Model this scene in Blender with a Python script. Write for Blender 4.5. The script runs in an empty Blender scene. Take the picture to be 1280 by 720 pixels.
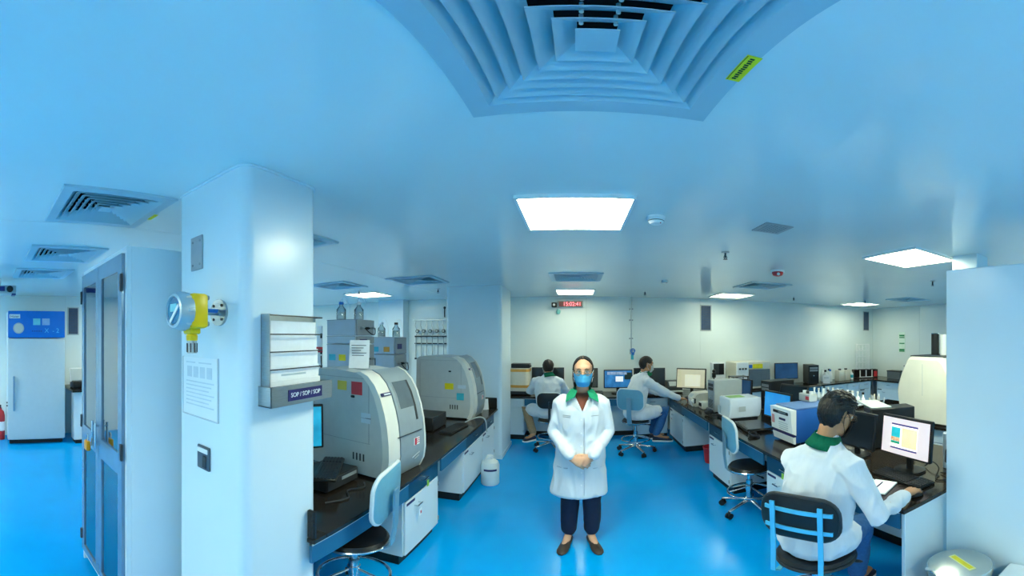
import bpy, bmesh, math, random
from mathutils import Vector, Matrix, noise
random.seed(7)
SC = bpy.context.scene
COL = SC.collection
PI = math.pi

# ------------------------------------------------------------------ camera
PXR = 467.0                                   # pixels per radian of the panorama
cam = bpy.data.cameras.new('camera')
cam_ob = bpy.data.objects.new('camera', cam)
COL.objects.link(cam_ob)
cam.type = 'PANO'
cam.clip_start = 0.02
cam.panorama_type = 'EQUIRECTANGULAR'
cam.longitude_min = -640 / PXR
cam.longitude_max = 640 / PXR
cam.latitude_min = -(720 - 421) / PXR
cam.latitude_max = 421 / PXR
CAM_Z = 1.75
cam_ob.location = (0, 0, CAM_Z)
cam_ob.rotation_euler = (PI / 2, 0, (719 - 640) / PXR)
SC.camera = cam_ob

# ------------------------------------------------------------------ world, exposure
w = bpy.data.worlds.new('world')
SC.world = w
w.use_nodes = True
w.node_tree.nodes['Background'].inputs[0].default_value = (0.75, 0.88, 1, 1)
w.node_tree.nodes['Background'].inputs[1].default_value = 0.3
SC.view_settings.view_transform = 'Standard'
SC.view_settings.look = 'None'
SC.view_settings.exposure = 0.38
SC.view_settings.gamma = 1.0
SC.view_settings.use_curve_mapping = False
SC.cycles.use_denoising = True
SC.cycles.max_bounces = 12
SC.cycles.diffuse_bounces = 8
SC.cycles.glossy_bounces = 4
SC.cycles.transparent_max_bounces = 12
SC.cycles.sample_clamp_indirect = 6.0
LIGHT_POWER = 30.0                            # radiance of the ceiling light diffusers

# ------------------------------------------------------------------ materials
def lin(c):
    if isinstance(c, str):
        c = c.lstrip('#')
        c = [int(c[i:i + 2], 16) / 255 for i in (0, 2, 4)]
        return tuple(x / 12.92 if x <= 0.04045 else ((x + 0.055) / 1.055) ** 2.4 for x in c)
    return tuple(c)

MATS = {}
def mat(name, col, rough=0.5, metal=0.0, var=0.06, scale=12.0, bump=0.0, coat=0.0, emit=0.0, trans=0.0, alpha=1.0, spec=0.5, second=None, ior=1.45, sheen=0.0, stretch=(1, 1, 1)):
    if name in MATS:
        return MATS[name]
    m = bpy.data.materials.new(name)
    m.use_nodes = True
    nt = m.node_tree
    b = nt.nodes['Principled BSDF']
    c = lin(col)
    tc = nt.nodes.new('ShaderNodeTexCoord')
    mp = nt.nodes.new('ShaderNodeMapping')
    mp.inputs['Scale'].default_value = stretch
    nz = nt.nodes.new('ShaderNodeTexNoise')
    nz.inputs['Scale'].default_value = scale
    nz.inputs['Detail'].default_value = 3
    nt.links.new(tc.outputs['Object'], mp.inputs['Vector'])
    nt.links.new(mp.outputs['Vector'], nz.inputs['Vector'])
    rp = nt.nodes.new('ShaderNodeValToRGB')
    rp.color_ramp.elements[0].position = 0.3
    rp.color_ramp.elements[1].position = 0.7
    d = lin(second) if second else tuple(min(1, x * (1 + var)) for x in c)
    e = c if second else tuple(x * (1 - var) for x in c)
    rp.color_ramp.elements[0].color = (*e, 1)
    rp.color_ramp.elements[1].color = (*d, 1)
    nt.links.new(nz.outputs['Fac'], rp.inputs['Fac'])
    nt.links.new(rp.outputs['Color'], b.inputs['Base Color'])
    b.inputs['Roughness'].default_value = rough
    b.inputs['Metallic'].default_value = metal
    b.inputs['Specular IOR Level'].default_value = spec
    b.inputs['IOR'].default_value = ior
    b.inputs['Coat Weight'].default_value = coat
    b.inputs['Coat Roughness'].default_value = 0.08
    if sheen:
        b.inputs['Sheen Weight'].default_value = sheen
    if trans:
        b.inputs['Transmission Weight'].default_value = trans
    if alpha < 1:
        b.inputs['Alpha'].default_value = alpha
    if emit:
        nt.links.new(rp.outputs['Color'], b.inputs['Emission Color'])
        b.inputs['Emission Strength'].default_value = emit
    if bump:
        bp = nt.nodes.new('ShaderNodeBump')
        bp.inputs['Strength'].default_value = bump
        bp.inputs['Distance'].default_value = 0.01
        nt.links.new(nz.outputs['Fac'], bp.inputs['Height'])
        nt.links.new(bp.outputs['Normal'], b.inputs['Normal'])
    MATS[name] = m
    return m

def glass_mat(name, tint, gloss=0.12, op=0.15):
    """thin pane: mostly clear, a little tinted film, a mirror-like sheen"""
    m = bpy.data.materials.new(name)
    m.use_nodes = True
    nt = m.node_tree
    nt.nodes.clear()
    out = nt.nodes.new('ShaderNodeOutputMaterial')
    tr = nt.nodes.new('ShaderNodeBsdfTransparent'); tr.inputs[0].default_value = (*lin(tint), 1)
    gl = nt.nodes.new('ShaderNodeBsdfGlossy'); gl.inputs['Roughness'].default_value = 0.05
    nz = nt.nodes.new('ShaderNodeTexNoise'); nz.inputs['Scale'].default_value = 3
    fr = nt.nodes.new('ShaderNodeFresnel'); fr.inputs[0].default_value = 1.5
    ma = nt.nodes.new('ShaderNodeMath'); ma.operation = 'MULTIPLY_ADD'
    ma.inputs[1].default_value = 0.9; ma.inputs[2].default_value = gloss
    mx = nt.nodes.new('ShaderNodeMixShader')
    nt.links.new(fr.outputs[0], ma.inputs[0])
    nt.links.new(ma.outputs[0], mx.inputs[0])
    nt.links.new(tr.outputs[0], mx.inputs[1]); nt.links.new(gl.outputs[0], mx.inputs[2])
    nt.links.new(mx.outputs[0], out.inputs[0])
    MATS[name] = m
    return m

M_WALL = mat('wall_paint', '#e6efee', 0.22, scale=2, var=0.015, spec=0.5)
M_COLUMN = mat('column_panel', '#d9eaf2', 0.27, scale=2, var=0.02, spec=0.5)
M_CEIL = mat('ceiling_panel', '#e9f2f2', 0.16, scale=1.5, var=0.02, spec=0.6)
M_FLOOR = mat('blue_epoxy', '#00a0ec', 0.2, scale=1.2, var=0.07, spec=0.3, bump=0.02)
M_CAB = mat('white_powder_coat', '#dbe8ee', 0.3, scale=3, var=0.02)
M_APRON = mat('blue_grey_steel', '#2f6f92', 0.28, metal=0.3, scale=4, var=0.06)
M_DRAWER = mat('dark_blue_steel', '#1f4d6a', 0.3, metal=0.3, scale=4, var=0.08)
M_GRANITE = mat('black_granite', '#14110f', 0.16, scale=180, second='#322c28', spec=0.4)
M_KICK = mat('black_kick', '#14171c', 0.5, scale=10)
M_EDGE = mat('pale_edge_strip', '#d8dfe2', 0.35, scale=10)
M_CHROME = mat('chrome', '#cfd8de', 0.15, metal=1.0, scale=6, var=0.03)
M_STEEL = mat('brushed_steel', '#a9b4b8', 0.33, metal=0.9, scale=30, var=0.08, stretch=(1, 1, 12))
M_BLACK = mat('black_plastic', '#17191c', 0.38, scale=40, var=0.15)
M_DARK = mat('dark_grey_plastic', '#2d3237', 0.42, scale=40, var=0.1)
M_GREY = mat('grey_plastic', '#8d979d', 0.4, scale=20, var=0.04)
M_LGREY = mat('light_grey_plastic', '#b9c0bf', 0.42, scale=20, var=0.03)
M_MGREY = mat('mid_grey_plastic', '#8b989f', 0.35, scale=14, var=0.05)
M_WHITE = mat('white_plastic', '#e9edee', 0.35, scale=20, var=0.02)
M_BEIGE = mat('beige_plastic', '#d9d5c8', 0.4, scale=20, var=0.03)
M_CREAM = mat('cream_enamel', '#e6e4d6', 0.28, scale=6, var=0.03)
M_PAPER = mat('paper', '#eef1f3', 0.8, scale=30, var=0.03)
M_INK = mat('ink_print', '#5b6670', 0.8, scale=60, var=0.1)
M_INKD = mat('black_ink', '#1a1a1c', 0.7, scale=60, var=0.1)
M_YELLOW = mat('yellow_label', '#e8d51c', 0.55, scale=20, var=0.06)
M_LIME = mat('lime_label', '#ffea22', 0.5, scale=20, var=0.06)
M_YBOX = mat('yellow_enamel', '#efc90a', 0.35, scale=20, var=0.05)
M_RED = mat('red_plastic', '#c8323c', 0.4, scale=20, var=0.08)
M_CYAN = mat('cyan_label', '#3fb4c9', 0.5, scale=20, var=0.05)
M_BLUE = mat('blue_plastic', '#1f6fc4', 0.35, scale=20, var=0.06)
M_NAVY = mat('navy_label', '#26235e', 0.45, scale=20, var=0.08)
M_ORANGE = mat('orange_band', '#cf9a48', 0.5, scale=20, var=0.06)
M_FRAME = mat('steel_blue_frame', '#7f9bb2', 0.22, metal=0.5, scale=8, var=0.06)
M_GAP = mat('dark_cavity', '#0b0d18', 0.8, scale=10)
M_DIFF = mat('diffuser_enamel', '#b4cdd8', 0.4, scale=4, var=0.02)
M_LIGHT = mat('light_diffuser', (0.95, 1.0, 0.72), 0.5, var=0.0, emit=LIGHT_POWER)
M_LIGHT_BACK = mat('light_diffuser_rear', (0.95, 1.0, 0.72), 0.5, var=0.0, emit=LIGHT_POWER * 1.3)  # unseen panels behind the camera, boosted to brighten the foreground
M_LIGHT_FAR = mat('light_diffuser_dimmed', (0.95, 1.0, 0.72), 0.5, var=0.0, emit=LIGHT_POWER * 0.4)
M_GLASS = glass_mat('cabinet_glass', '#e4f3f9', 0.34)
M_LENS = glass_mat('spectacle_lens', '#f2f4f4', 0.01)
M_CLEAR = glass_mat('clear_glass', '#e4eef0', 0.15)
M_SKIN_W = mat('skin_warm', '#c99a7e', 0.5, scale=25, var=0.05)
M_SKIN_M = mat('skin_brown', '#b98660', 0.5, scale=25, var=0.05)
M_COAT = mat('white_cotton', '#d3dae2', 0.85, scale=14, var=0.025, bump=0.35, sheen=0.05, stretch=(1.6, 1.6, .5))
M_GREEN = mat('green_collar', '#0f8a63', 0.8, scale=80, var=0.08)
M_HAIR = mat('black_hair', '#14110f', 0.42, scale=45, var=0.5, bump=0.5, stretch=(3, 3, 0.6))
M_HAIRB = mat('dark_brown_hair', '#241a15', 0.45, scale=45, var=0.45, bump=0.5, stretch=(3, 3, 0.6))
M_NAVYT = mat('navy_trousers', '#16203a', 0.85, scale=50, var=0.1, bump=0.05)
M_DENIM = mat('blue_denim', '#2b5f94', 0.85, scale=60, var=0.15, bump=0.05)
M_KHAKI = mat('khaki_cotton', '#8d7a63', 0.85, scale=60, var=0.1)
M_SHOE = mat('dark_brown_leather', '#3b332f', 0.5, scale=30, var=0.15)
M_SHOEK = mat('dark_navy_canvas', '#232a44', 0.6, scale=30, var=0.12)
M_MASKB = mat('surgical_mask_blue', '#66d0fa', 0.75, scale=60, var=0.05)
M_MASKK = mat('black_mask', '#15161a', 0.8, scale=60, var=0.12)
M_MASKW = mat('white_mask', '#dfe6ea', 0.8, scale=60, var=0.03)
M_EYEW = mat('eye_white', '#e8e2dc', 0.25, scale=20, var=0.02)
M_IRIS = mat('brown_iris', '#2a1a10', 0.2, scale=60, var=0.2)
M_LIP = mat('lip', '#a4625a', 0.5, scale=40, var=0.06)
M_BACKV = mat('blue_grey_vinyl', '#6aa3ba', 0.3, scale=40, var=0.04, spec=0.6)
M_SEATV = mat('black_vinyl', '#1d1f22', 0.35, scale=60, var=0.12)

# ------------------------------------------------------------------ mesh helper
def rotm(rx=0, ry=0, rz=0):
    return Matrix.Rotation(rz, 4, 'Z') @ Matrix.Rotation(ry, 4, 'Y') @ Matrix.Rotation(rx, 4, 'X')

class B:
    def __init__(s):
        s.bm = bmesh.new()
    def box(s, c, d, bev=0.0, rot=None, seg=1):
        """box centred at c with full sizes d"""
        r = bmesh.ops.create_cube(s.bm, size=1.0)
        vs = r['verts']
        bmesh.ops.scale(s.bm, vec=d, verts=vs)
        if bev:
            es = list({e for v in vs for e in v.link_edges})
            q = bmesh.ops.bevel(s.bm, geom=es, offset=bev, segments=seg, affect='EDGES', profile=0.5)
            vs = list({v for f in q['faces'] for v in f.verts} | {v for v in vs if v.is_valid})
        mt = Matrix.Translation(c) @ (rot if rot else Matrix.Identity(4))
        bmesh.ops.transform(s.bm, matrix=mt, verts=vs)
        return s
    def bx(s, x0, x1, y0, y1, z0, z1, bev=0.0, seg=1):
        return s.box(((x0 + x1) / 2, (y0 + y1) / 2, (z0 + z1) / 2), (abs(x1 - x0), abs(y1 - y0), abs(z1 - z0)), bev, None, seg)
    def cyl(s, p0, p1, r0, r1=None, seg=16, caps=True):
        p0, p1 = Vector(p0), Vector(p1)
        r1 = r0 if r1 is None else r1
        d = p1 - p0
        q = d.to_track_quat('Z', 'Y').to_matrix().to_4x4()
        bmesh.ops.create_cone(s.bm, cap_ends=caps, cap_tris=False, segments=seg, radius1=r0, radius2=r1, depth=d.length, matrix=Matrix.Translation((p0 + p1) / 2) @ q)
        return s
    def ball(s, c, r, seg=16, rot=None):
        rr = (r, r, r) if isinstance(r, (int, float)) else r
        mt = Matrix.Translation(c) @ (rot if rot else Matrix.Identity(4)) @ Matrix.Diagonal((*rr, 1))
        bmesh.ops.create_uvsphere(s.bm, u_segments=seg, v_segments=max(6, seg // 2), radius=1.0, matrix=mt)
        return s
    def rings(s, rs, closed_u=True, cap=True, closed_v=False):
        """loft a list of rings (lists of points)"""
        vr = [[s.bm.verts.new(p) for p in r] for r in rs]
        n = len(rs[0])
        pairs = list(zip(vr, vr[1:])) + ([(vr[-1], vr[0])] if closed_v else [])
        for a, b in pairs:
            for i in range(n if closed_u else n - 1):
                j = (i + 1) % n
                try: s.bm.faces.new((a[i], a[j], b[j], b[i]))
                except ValueError: pass
        if cap and closed_u and not closed_v:
            s.bm.faces.new(list(reversed(vr[0]))); s.bm.faces.new(vr[-1])
        return s
    def tube(s, pts, r, seg=8, closed=False):
        pts = [Vector(p) for p in pts]
        n = len(pts)
        rad = r if isinstance(r, (list, tuple)) else [r] * n
        rs, prev = [], None
        for i, p in enumerate(pts):
            a = pts[(i - 1) % n] if closed or i > 0 else p
            b = pts[(i + 1) % n] if closed or i < n - 1 else p
            t = (b - a).normalized()
            if prev is None:
                u = t.orthogonal().normalized()
            else:
                u = (prev - t * prev.dot(t)).normalized()
            prev = u
            v = t.cross(u)
            rs.append([p + (u * math.cos(2 * PI * k / seg) + v * math.sin(2 * PI * k / seg)) * rad[i] for k in range(seg)])
        return s.rings(rs, closed_v=closed)
    def lathe(s, prof, c=(0, 0, 0), seg=24, rot=None):
        mt = Matrix.Translation(c) @ (rot if rot else Matrix.Identity(4))
        rs = [[mt @ Vector((r * math.cos(2 * PI * k / seg), r * math.sin(2 * PI * k / seg), z)) for k in range(seg)] for r, z in prof]
        return s.rings(rs)
    def torus(s, c, R, r, seg=32, ss=8, rot=None, sx=1.0, sy=1.0):
        mt = Matrix.Translation(c) @ (rot if rot else Matrix.Identity(4))
        pts = [mt @ Vector((R * sx * math.cos(2 * PI * k / seg), R * sy * math.sin(2 * PI * k / seg), 0)) for k in range(seg)]
        return s.tube(pts, r, ss, closed=True)
    def prism(s, poly, x0, x1, axis='y'):
        """extrude a 2-D polygon; axis y: poly is (x,z); axis x: (y,z); axis z: (x,y)"""
        f = {'y': lambda p, t: (p[0], t, p[1]), 'x': lambda p, t: (t, p[0], p[1]), 'z': lambda p, t: (p[0], p[1], t)}[axis]
        return s.rings([[f(p, x0) for p in poly], [f(p, x1) for p in poly]])
    def chain(s, nodes, side=(1, 0, 0), seg=16):
        """closed limb-like loft: nodes are (point, half width along side, half width across); round ends"""
        P = [Vector(n[0]) for n in nodes]
        n = len(P)
        side = Vector(side)
        rs = []
        def ring(p, t, a, b):
            u = side - t * side.dot(t)
            if u.length < 1e-3: u = t.orthogonal()
            u.normalize(); v = t.cross(u)
            return [p + u * a * math.cos(2 * PI * k / seg) + v * b * math.sin(2 * PI * k / seg) for k in range(seg)]
        for i in range(n):
            t = (P[min(i + 1, n - 1)] - P[max(i - 1, 0)]).normalized()
            a, b = nodes[i][1], nodes[i][2]
            if i == 0:
                m = min(a, b)
                for f, g in ((0.95, 0.3), (0.7, 0.72)): rs.append(ring(P[0] - t * m * f, t, a * g, b * g))
            rs.append(ring(P[i], t, a, b))
            if i == n - 1:
                m = min(a, b)
                for f, g in ((0.7, 0.72), (0.95, 0.3)): rs.append(ring(P[i] + t * m * f, t, a * g, b * g))
        return s.rings(rs)
    def mesh(s, name):
        bmesh.ops.recalc_face_normals(s.bm, faces=s.bm.faces[:])
        me = bpy.data.meshes.new(name)
        s.bm.to_mesh(me); s.bm.free()
        return me

def link(name, me, m, parent=None, smooth=False, ang=40):
    o = bpy.data.objects.new(name, me)
    COL.objects.link(o)
    if m and not me.materials: me.materials.append(m)
    if parent is not None: o.parent = parent
    if smooth:
        me.polygons.foreach_set('use_smooth', [True] * len(me.polygons))
        if ang < 180: me.set_sharp_from_angle(angle=math.radians(ang))
    return o

SPLIT = {'clamp', 'bolt', 'housing_screw', 'grip_lug', 'foot', 'lock', 'port', 'vent_slot', 'pedestal', 'post', 'base_foot', 'sleeve_edge', 'valve', 'button', 'upper_hinge', 'sticker_border'}
def obj(name, b, m, parent=None, smooth=True, ang=40):
    me = b.mesh(name)
    if name in SPLIT:                       # each loose piece becomes an object of its own
        bm = bmesh.new(); bm.from_mesh(me); bm.verts.ensure_lookup_table()
        seen, first = set(), None
        for v0 in bm.verts:
            if v0.index in seen: continue
            todo, isl = [v0], []
            seen.add(v0.index)
            while todo:
                v = todo.pop(); isl.append(v)
                for e in v.link_edges:
                    o = e.other_vert(v)
                    if o.index not in seen: seen.add(o.index); todo.append(o)
            idx = {v.index: i for i, v in enumerate(isl)}
            fs = [[idx[v.index] for v in f.verts] for f in {f for v in isl for f in v.link_faces}]
            m2 = bpy.data.meshes.new(name)
            m2.from_pydata([v.co[:] for v in isl], [], fs)
            o = link(name, m2, m, parent, smooth, ang)
            first = first or o
        bm.free(); bpy.data.meshes.remove(me)
        return first
    return link(name, me, m, parent, smooth, ang)

def tag(o, label, cat, group=None):
    o['label'] = label; o['category'] = cat
    if group: o['group'] = group
    return o

def thing(name, label, cat, loc=(0, 0, 0), rz=0.0, group=None):
    o = bpy.data.objects.new(name, None)
    COL.objects.link(o)
    o.location = loc; o.rotation_euler = (0, 0, rz)
    o.empty_display_size = 0.1
    return tag(o, label, cat, group)

def at(o, loc, rz=0.0, rx=0.0, ry=0.0):
    o.location = loc; o.rotation_euler = (rx, ry, rz)
    return o

def struct(name, b, m, parent=None, smooth=False):
    o = obj(name, b, m, parent, smooth)
    if parent is None: o['kind'] = 'structure'
    return o

def copy_tree(o, parent=None):
    c = o.copy(); COL.objects.link(c); c.parent = parent
    for ch in list(o.children): copy_tree(ch, c)
    return c

def text(name, body, size, m, parent, loc, rot, depth=0.0008, align='CENTER'):
    cu = bpy.data.curves.new(name, 'FONT')
    cu.body = body; cu.size = size; cu.extrude = depth; cu.align_x = align; cu.align_y = 'CENTER'
    tmp = bpy.data.objects.new(name + '_curve', cu); COL.objects.link(tmp)
    dg = bpy.context.evaluated_depsgraph_get(); dg.update()
    me = bpy.data.meshes.new_from_object(tmp.evaluated_get(dg))
    bpy.data.objects.remove(tmp); bpy.data.curves.remove(cu)
    me.name = name; me.materials.clear(); me.materials.append(m)
    o = bpy.data.objects.new(name, me); COL.objects.link(o)
    o.parent = parent; o.location = loc; o.rotation_euler = rot
    o['kind'] = 'stuff'
    return o

def spline(pts, n=5):
    """Catmull-Rom through the points"""
    P = [Vector(p) for p in pts]; Q = [P[0]] + P + [P[-1]]; out = []
    for i in range(1, len(Q) - 2):
        a, b, c, d = Q[i - 1:i + 3]
        for k in range(n):
            t = k / n
            out.append(0.5 * (2 * b + (c - a) * t + (2 * a - 5 * b + 4 * c - d) * t * t + (3 * b - a - 3 * c + d) * t ** 3))
    return out + [P[-1]]

def rrect(w, h, r, n=5):
    """rounded rectangle outline centred at 0"""
    out = []
    for cx, cy, a0 in ((w / 2 - r, h / 2 - r, 0), (-w / 2 + r, h / 2 - r, PI / 2), (-w / 2 + r, -h / 2 + r, PI), (w / 2 - r, -h / 2 + r, 1.5 * PI)):
        for k in range(n + 1):
            a = a0 + PI / 2 * k / n
            out.append((cx + r * math.cos(a), cy + r * math.sin(a)))
    return out

# ------------------------------------------------------------------ room shell
H = 2.47
def holed(b, x0, x1, y0, y1, z, holes):
    """a horizontal sheet at z with rectangular holes, made of quads"""
    xs = sorted({x0, x1, *[h[k] for h in holes for k in (0, 1) if x0 < h[k] < x1]})
    ys = sorted({y0, y1, *[h[k] for h in holes for k in (2, 3) if y0 < h[k] < y1]})
    for xa, xb in zip(xs, xs[1:]):
        for ya, yb in zip(ys, ys[1:]):
            mx, my = (xa + xb) / 2, (ya + yb) / 2
            if any(h[0] < mx < h[1] and h[2] < my < h[3] for h in holes): continue
            b.bx(xa, xb, ya, yb, z, z + 0.03)

LIGHTS = [(0, 2.08), (0, 5.87), (2.6, 2.08), (2.6, 5.87), (5.6, 5.87), (-3.3, 5.35)]
LIGHTS_UNSEEN = [(5.6, 2.08), (0, -1.7), (2.6, -1.7), (-2.7, -1.7), (-5.2, 2.6), (-5.0, -1.7), (-5.4, 5.35)]  # unseen panels continuing the grid, added to light the room
DIFFS = [(0.04, 0.70, 0.66), (-1.91, 0.62, 0.575), (-3.14, 0.64, 0.62), (-4.15, 0.60, 0.62), (-1.95, 1.93, 0.62), (-1.92, 4.30, 0.62), (-3.10, 4.20, 0.62), (0.01, 4.45, 0.62), (2.5, 4.58, 0.62), (5.6, 4.53, 0.62)]
holes = [(x - .295, x + .295, y - .295, y + .295) for x, y in LIGHTS + LIGHTS_UNSEEN] + [(x - s / 2 + .05, x + s / 2 - .05, y - s / 2 + .05, y + s / 2 - .05) for x, y, s in DIFFS]
X0, X1, Y0, Y1 = -6.5, 6.85, -3.0, 6.7
b = B(); b.bx(X0, X1, Y0, Y1, -0.1, 0); struct('floor', b, M_FLOOR)
ceil_root = bpy.data.objects.new('ceiling', None); COL.objects.link(ceil_root); ceil_root['kind'] = 'structure'
edges = [X0, -2.238, X1]
b = B(); holed(b, X0, -2.2405, Y0, Y1, H, holes); o = struct('ceiling_panel', b, M_CEIL, ceil_root)
b = B(); holed(b, -2.2355, X1, Y0, Y1, H, holes); o = struct('ceiling_panel', b, M_CEIL, ceil_root)
b = B(); b.bx(-2.2405, -2.2355, Y0, Y1, H + 0.006, H + 0.03); struct('ceiling_joint', b, M_GREY, ceil_root)
b = B(); b.bx(X0, X1, Y0, Y1, H + 0.30, H + 0.33); struct('ceiling_slab', b, M_GAP, ceil_root)
def panels(name, axis, fixed, thick, lo, hi, cuts):
    r = bpy.data.objects.new(name, None); COL.objects.link(r); r['kind'] = 'structure'
    cs = [lo] + cuts + [hi]
    for a, c in zip(cs, cs[1:]):
        b = B()
        g = 0.0015
        if axis == 'x': b.bx(a + g, c - g, min(fixed, fixed + thick), max(fixed, fixed + thick), 0, H)
        else: b.bx(min(fixed, fixed + thick), max(fixed, fixed + thick), a + g, c - g, 0, H)
        struct('wall_panel', b, M_WALL, r)
    b = B()
    f2 = fixed + 0.3 * thick
    if axis == 'x': b.bx(lo, hi, min(f2, fixed + thick), max(f2, fixed + thick), 0, H)
    else: b.bx(min(f2, fixed + thick), max(f2, fixed + thick), lo, hi, 0, H)
    struct('wall_backing', b, M_GREY, r)
panels('wall_back', 'x', Y1, 0.1, X0, X1, [-4.6, -2.1, 0.2, 2.33, 4.6])
panels('wall_left', 'y', X0, -0.1, Y0, Y1, [-1.0, 1.36, 3.6])
panels('wall_right', 'y', X1, 0.1, Y0, Y1, [0.5, 3.0, 5.2])
panels('wall_front', 'x', Y0, -0.1, X0, X1, [-2.0, 2.0])
# columns with rounded vertical corners
def column(name, x0, x1, y0, y1, r=0.05, top=H - .001):
    b = B()
    pl = [((x0 + x1) / 2 + p[0], (y0 + y1) / 2 + p[1]) for p in rrect(x1 - x0, y1 - y0, r, 8)]
    b.prism(pl, 0, top, 'z')
    return struct(name, b, M_COLUMN, smooth=True)
column('wall_column_near', -1.62, -1.10, 0.90, 1.335, 0.05)
column('wall_column_far', -1.82, -1.01, 5.05, 5.82, 0.05)
column('wall_column_slim', 2.78, 2.98, 1.5, 1.75, 0.01)
b = B(); b.bx(-3.75, -3.2, 6.45, 6.699, 0, H - .001); struct('trim_1', b, M_COLUMN)
# coving at the foot of the near column's ceiling line
b = B()
pl = [(-1.36 + p[0], 1.1175 + p[1]) for p in rrect(0.54, 0.455, 0.06, 8)]
b.prism(pl, H - 0.012, H - .0015, 'z'); struct('trim_2', b, M_COLUMN, smooth=True)
# tall glossy partition at the right
b = B(); b.bx(1.89, 1.97, -1.8, 1.235, 0, 2.155, 0.006); struct('wall_partition', b, M_COLUMN)
# skirting of the far column
b = B(); b.bx(-1.83, -1.0, 5.04, 5.83, 0, 0.06); struct('baseboard_column', b, M_COLUMN)
# ------------------------------------------------------------------ ceiling lights
def ceiling_light(x, y, label, m=None):
    t = thing('ceiling_light', label, 'light', (x, y, H), 0, 'square ceiling lights')
    b = B()
    for sx, sy, dx, dy in ((0, .292, .6, .016), (0, -.292, .6, .016), (.292, 0, .016, .568), (-.292, 0, .016, .568)):
        b.box((sx, sy, -0.0105), (dx, dy, 0.02))
    obj('frame', b, M_WHITE, t, False)
    b = B(); b.box((0, 0, 0.004), (.57, .57, .008)); obj('diffuser', b, m or M_LIGHT, t, False)
LL = ['large bright square ceiling light in front of the big air diffuser, above the standing woman',
      'small bright ceiling light above the red digital wall clock',
      'square ceiling light seen cornerwise beside the tall partition',
      'square ceiling light in front of the wider dark wall panel',
      'flat-looking ceiling light in front of the narrow dark wall panel in the far corner',
      'ceiling light above the stacked modules on the left bench']
for (x, y), l in zip(LIGHTS, LL): ceiling_light(x, y, l, M_LIGHT_FAR if y > 5 else M_LIGHT)
LU = ['square ceiling light over the second island, hidden beyond the partition', 'square ceiling light behind the camera over the middle aisle', 'square ceiling light behind the camera and behind the tall partition', 'square ceiling light behind the camera opposite the glass-door cabinet',
      'square ceiling light hidden behind the glass-door cabinet', 'square ceiling light over the floor in front of the refrigerator, out of frame', 'square ceiling light hidden behind the near column in the far room corner']
for (x, y), l in zip(LIGHTS_UNSEEN, LU): ceiling_light(x, y, l, M_LIGHT_FAR if y > 5 else (M_LIGHT_BACK if y < 0 else M_LIGHT))

# ------------------------------------------------------------------ air diffusers
def diffuser(x, y, s, label, posts=True):
    t = thing('air_diffuser', label, 'vent', (x, y, H), 0, 'square ceiling air diffusers')
    k = s / 0.66
    h = s / 2
    b = B()
    i, z0, z1 = 0.268 * k, -0.012, -0.0005
    b.rings([[(sx * h, sy * h, z1) for sx, sy in ((-1, -1), (1, -1), (1, 1), (-1, 1))],
             [(sx * (h - .004), sy * (h - .004), z0) for sx, sy in ((-1, -1), (1, -1), (1, 1), (-1, 1))],
             [(sx * i, sy * i, z0) for sx, sy in ((-1, -1), (1, -1), (1, 1), (-1, 1))],
             [(sx * (i - .040), sy * (i - .040), z0 + .036) for sx, sy in ((-1, -1), (1, -1), (1, 1), (-1, 1))]], cap=False)
    obj('flange', b, M_DIFF, t, False)
    for n in range(2, 7):
        lo = 0.04 * n * k; hi = lo - 0.043 * k
        b = B()
        sq = lambda r, z: [(sx * r, sy * r, z) for sx, sy in ((-1, -1), (1, -1), (1, 1), (-1, 1))]
        b.rings([sq(lo, -0.010), sq(lo, -0.006), sq(hi + .002, 0.026 * k), sq(hi, 0.0245 * k)], cap=False, closed_v=True)
        obj('louvre_ring', b, M_DIFF, t, False)
    b = B(); b.box((0, 0, -0.007), (.08 * k, .08 * k, .006)); obj('centre_plate', b, M_DIFF, t, False)
    b = B()
    for n in range(2, 7):
        r = (.04 * n - .022) * k
        for px in (-.03 * k, .03 * k):
            for py in (-r,): b.cyl((px, py, -.008), (px, py, .03), .004 * k, seg=8)
    obj('post', b, M_LGREY, t)['kind'] = 'stuff'
    b = B(); b.bx(-h + .053, h - .053, -h + .053, h - .053, .19, .2)
    for sx in (-1, 1):
        b.box((sx * (h - .056), 0, .11), (.005, s - .106, .18)); b.box((0, sx * (h - .056), .11), (s - .106, .005, .18))
    obj('plenum', b, M_GAP, t, False)
    return t
DL = ['large square air diffuser overhead with concentric louvres and a yellow sticker',
      'air diffuser above the glass-door cabinet, beside the white column',
      'second air diffuser out, between the glass-door cabinet and the refrigerator',
      'small-looking air diffuser nearest the wall above the refrigerator',
      'air diffuser half hidden behind the near white column',
      'air diffuser in front of the gas regulator panel',
      'air diffuser beside the ceiling light above the stacked modules',
      'air diffuser directly in front of the red digital clock and its ceiling light',
      'thin-looking air diffuser behind the red ceiling beacon',
      'flat-looking air diffuser in the far corner beyond the narrow wall panel']
DT = [diffuser(x, y, s, l) for (x, y, s), l in zip(DIFFS, DL)]
b = B(); b.box((0, 0, 0), (.034, .115, .0016)); o = obj('caution_sticker', b, M_LIME, DT[0], False); at(o, (.312, .03, -.0135), 0.0)
b = B(); b.box((0, 0, 0), (.030, .111, .0008)); b2 = B()
for k in range(11): b2.box((random.uniform(-.0015, .0015), -.045 + .009 * k, 0), (.010, .0055, .0008))
p = obj('sticker_print', b2, M_INKD, o, False); p.location = (0, 0, -.0012)
b3 = B()
for sx in (-1, 1): b3.box((sx * .0145, 0, 0), (.0014, .108, .0008))
p = obj('sticker_border', b3, M_INKD, o, False); p.location = (0, 0, -.0012)
b = B(); b.box((0, 0, 0), (.10, .024, .0016)); o = obj('caution_sticker', b, M_LIME, DT[1], False); at(o, (-.02, .288, -.0135))

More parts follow.
